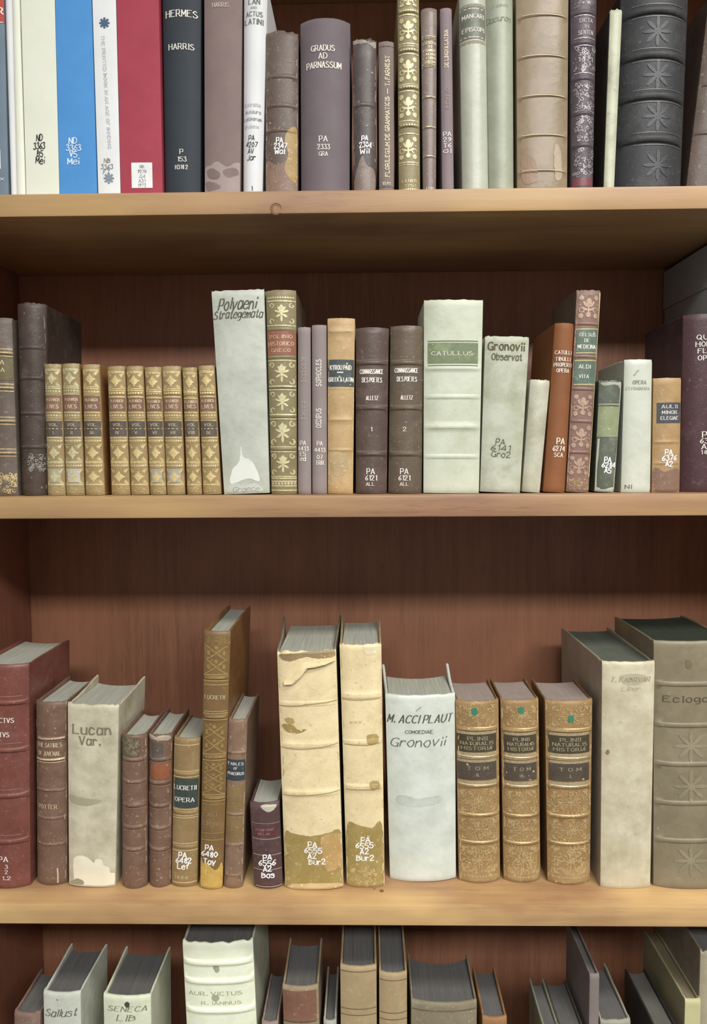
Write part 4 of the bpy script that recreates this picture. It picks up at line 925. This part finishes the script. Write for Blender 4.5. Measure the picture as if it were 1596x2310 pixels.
# ================================================================== lowest visible shelf
SHADE_PAGES = mat('pages', '#6f6c69', '#5a5855')  # lowest row's pages, with the shade under the shelf put into their colour
DR = math.radians
book(4, LB, (29,), (88,), 2288, lea('#8a7165', '#7b6459'), 'small pinkish-brown book at left end of lowest row', D=.075, lean=DR(2), b=.004, pm=SHADE_PAGES, hollow=.003, lift=.002)
book(4, V_, (95,), (179,), 2242, vel('#d0d2c3', '#c2c4b5', '#a2a496'), 'grey-white vellum book with slanting handwritten title on lowest shelf', D=.085, lean=DR(1), b=.004, pm=SHADE_PAGES, lift=.004, flare=(0, .003), dec=[('txt', 'Sallust', 138, 2285, 16, 66, mat('ink', '#5d5c52'), 'script'), ('pen', [(128, 2254), (131, 2256)], 2, mat('ink', '#5d5c52'), 'stain')])
book(4, V_, (231,), (338,), 2249, vel('#dde0c5', '#d1d4b8', '#abad93'), 'pale vellum book with a dark round spot above capital lettering', D=.085, lean=DR(.5), b=.004, pm=SHADE_PAGES, lift=.004, flare=(0, .002), dec=[
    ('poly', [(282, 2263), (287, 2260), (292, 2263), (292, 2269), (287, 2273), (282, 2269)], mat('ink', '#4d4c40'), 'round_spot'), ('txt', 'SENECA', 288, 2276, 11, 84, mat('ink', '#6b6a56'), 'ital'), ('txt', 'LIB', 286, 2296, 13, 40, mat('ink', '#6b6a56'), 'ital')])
book(4, V_, (409,), (569,), 2130, vel('#eff2d6', '#e4e7c9', '#bfc1a1', amt=.7), 'large cream vellum book with thick cords and loose right board', D=.1, lean=DR(-1.6), b=.006, pw=3, bands=(2172, 2214, 2280), bh=.0026, bw=.0036, pm=SHADE_PAGES, flare=(.003, .004), lift=.004, wear=.0025, gap=.004, bm=vel('#bcbba6', '#aeae98'), dec=[
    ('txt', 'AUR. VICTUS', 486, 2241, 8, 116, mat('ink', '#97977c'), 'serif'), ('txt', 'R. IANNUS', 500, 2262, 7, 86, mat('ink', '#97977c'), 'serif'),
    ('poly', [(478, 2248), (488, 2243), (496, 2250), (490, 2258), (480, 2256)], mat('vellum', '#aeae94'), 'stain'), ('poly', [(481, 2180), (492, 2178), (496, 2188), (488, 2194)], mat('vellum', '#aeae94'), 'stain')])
book(4, LB, (590,), (627,), 2308, lea('#a08a80', '#90796f'), 'small low pinkish book just right of the large corded vellum book', D=.085, b=.003, pm=SHADE_PAGES, gap=.001)
book(4, LB, (637,), (718,), 2228, lea('#9c8a6e', '#8c7a60'), 'book with reddish-brown leather title panel on lowest shelf', D=.085, lean=DR(-.8), b=.004, pm=SHADE_PAGES, lift=.004, bands=(2300,), dec=[
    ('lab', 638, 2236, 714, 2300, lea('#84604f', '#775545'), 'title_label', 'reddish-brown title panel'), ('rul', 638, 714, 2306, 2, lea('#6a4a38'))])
book(4, V_, (730,), (759,), 2305, vel('#b5b2a5', '#a5a295'), 'thin pale book between reddish-brown and tan books', D=.09, b=.003, pm=SHADE_PAGES, lift=.004)
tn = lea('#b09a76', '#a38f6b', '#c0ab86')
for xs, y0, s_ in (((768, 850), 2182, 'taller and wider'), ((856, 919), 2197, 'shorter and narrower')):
    book(4, LB, (xs[0],), (xs[1],), y0, tn, f'{s_} of two plain tan calf books side by side', D=.11, b=.004, pm=SHADE_PAGES, lift=.002, sq=.0005, dec=[('rul', xs[0], xs[1], y, 1.6, lea('#6f5f44')) for y in ((2192, 2276, 2290) if xs[0] < 800 else (2212, 2285, 2300))], group='two plain tan calf books')
book(4, LB, (929,), (1078,), 2264, lea('#8f8570', '#82785f'), 'broad grey-tan book with curved spine on lowest shelf', D=.085, b=.006, pm=SHADE_PAGES, lift=.003, hollow=.01, dec=[('rul', 930, 1076, 2281, 2.5, lea('#6f6654'))])
book(4, LB, (1090,), (1145,), 2297, lea('#a07850', '#906a45'), 'narrow orange-tan book right of the broad grey-tan one', D=.085, lean=DR(-.5), b=.003, pm=SHADE_PAGES, lift=.003)
book(4, V_, (1226,), (1262,), 2316, vel('#8f907c', '#80816e'), 'thin greenish-grey vellum book with raised boards', D=.075, lean=DR(-1), b=.002, pm=SHADE_PAGES, lift=.004, gap=.003)
book(4, LB, (1266,), (1322,), 2326, lea('#5d564a', '#50493f'), 'low dull book whose grey top edge lies left of the mauve spine', D=.085, b=.003, pm=SHADE_PAGES)
book(4, CL, (1332,), (1353.5,), 2199, clo('#877b76', '#7a6f6a'), 'tall thin mauve-grey cloth book standing alone on lowest shelf', D=.1, b=.001, pm=SHADE_PAGES, t=.0018)
book(4, V_, (1358,), (1426,), 2304, vel('#a3a08f', '#949180'), 'pale vellum book right of the thin mauve-grey book', D=.095, lean=DR(-1), b=.004, pm=SHADE_PAGES, lift=.004, wear=.002)
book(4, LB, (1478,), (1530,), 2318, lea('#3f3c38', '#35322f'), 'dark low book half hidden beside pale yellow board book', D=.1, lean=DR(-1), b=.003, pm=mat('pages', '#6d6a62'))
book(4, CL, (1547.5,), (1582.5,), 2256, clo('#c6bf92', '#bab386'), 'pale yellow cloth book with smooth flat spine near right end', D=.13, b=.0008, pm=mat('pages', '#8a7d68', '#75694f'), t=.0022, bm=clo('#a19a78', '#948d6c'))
book(4, V_, (1585,), (1640,), 2147, vel('#b1a78e', '#a2987f'), 'tall grey-beige vellum book with crumpled head at right end of lowest row', D=.14, b=.004, pm=SHADE_PAGES, wear=.003, bm=vel('#8d8372', '#7d7363'), rag=.003)

# ================================================================== grey storage box and crumbs
gb = empty('storage_box', 'grey lidded storage box standing behind the maroon book at right', 'box')
bx0, by0, by1 = .398, .07, .243
gb.location = (bx0+.04, (by0+by1)/2, SHELF[2])
gm = mat('paper', '#a3a5a5', '#989b9c')
def part_of_box(n, b, r):
    o = link_mesh(n, *bev_box(*b, r), gm, None, 30); o.parent = gb
    o.matrix_parent_inverse = Matrix.Translation(-Vector(gb.location)); return o
zt_ = on_y(1596, 541, .095).z; zl_ = on_y(1596, 641, .095).z
part_of_box('box_body', (bx0+.0012, bx0+.08, by0+.0012, by1-.0012, SHELF[2]+.0004, zl_-.0002), .0015)
part_of_box('lid', (bx0, bx0+.0815, by0, by1, zl_, zt_), .0015)
rc = random.Random(5)
for k, (px, py, r) in enumerate(((862, 2011, .0016), (845, 2006, .0009))):
    p_ = on_z(px, py, SHELF[3]); V = []; Fc = []
    for j in range(5):
        for i in range(8):
            a_, b_ = 6.283*i/8, math.pi*(j+.5)/5; q = r*rc.uniform(.75, 1.25)
            V.append((p_.x+q*1.5*math.sin(b_)*math.cos(a_), p_.y+q*math.sin(b_)*math.sin(a_), max(SHELF[3]+.0002, SHELF[3]+r*.5-q*.7*math.cos(b_))))
    for j in range(4):
        for i in range(8): Fc.append([j*8+i, j*8+(i+1) % 8, (j+1)*8+(i+1) % 8, (j+1)*8+i])
    Fc += [list(range(7, -1, -1)), [32+i for i in range(8)]]
    o = link_mesh('leather_crumb', V, Fc, lea('#7a5a38'), None, 60)
    o['label'] = ('brown leather crumb on shelf edge below the narrower cream book', 'smaller brown crumb close to the foot of the narrower cream book')[k]; o['category'] = 'crumb'; o['group'] = 'leather crumbs on the third shelf'
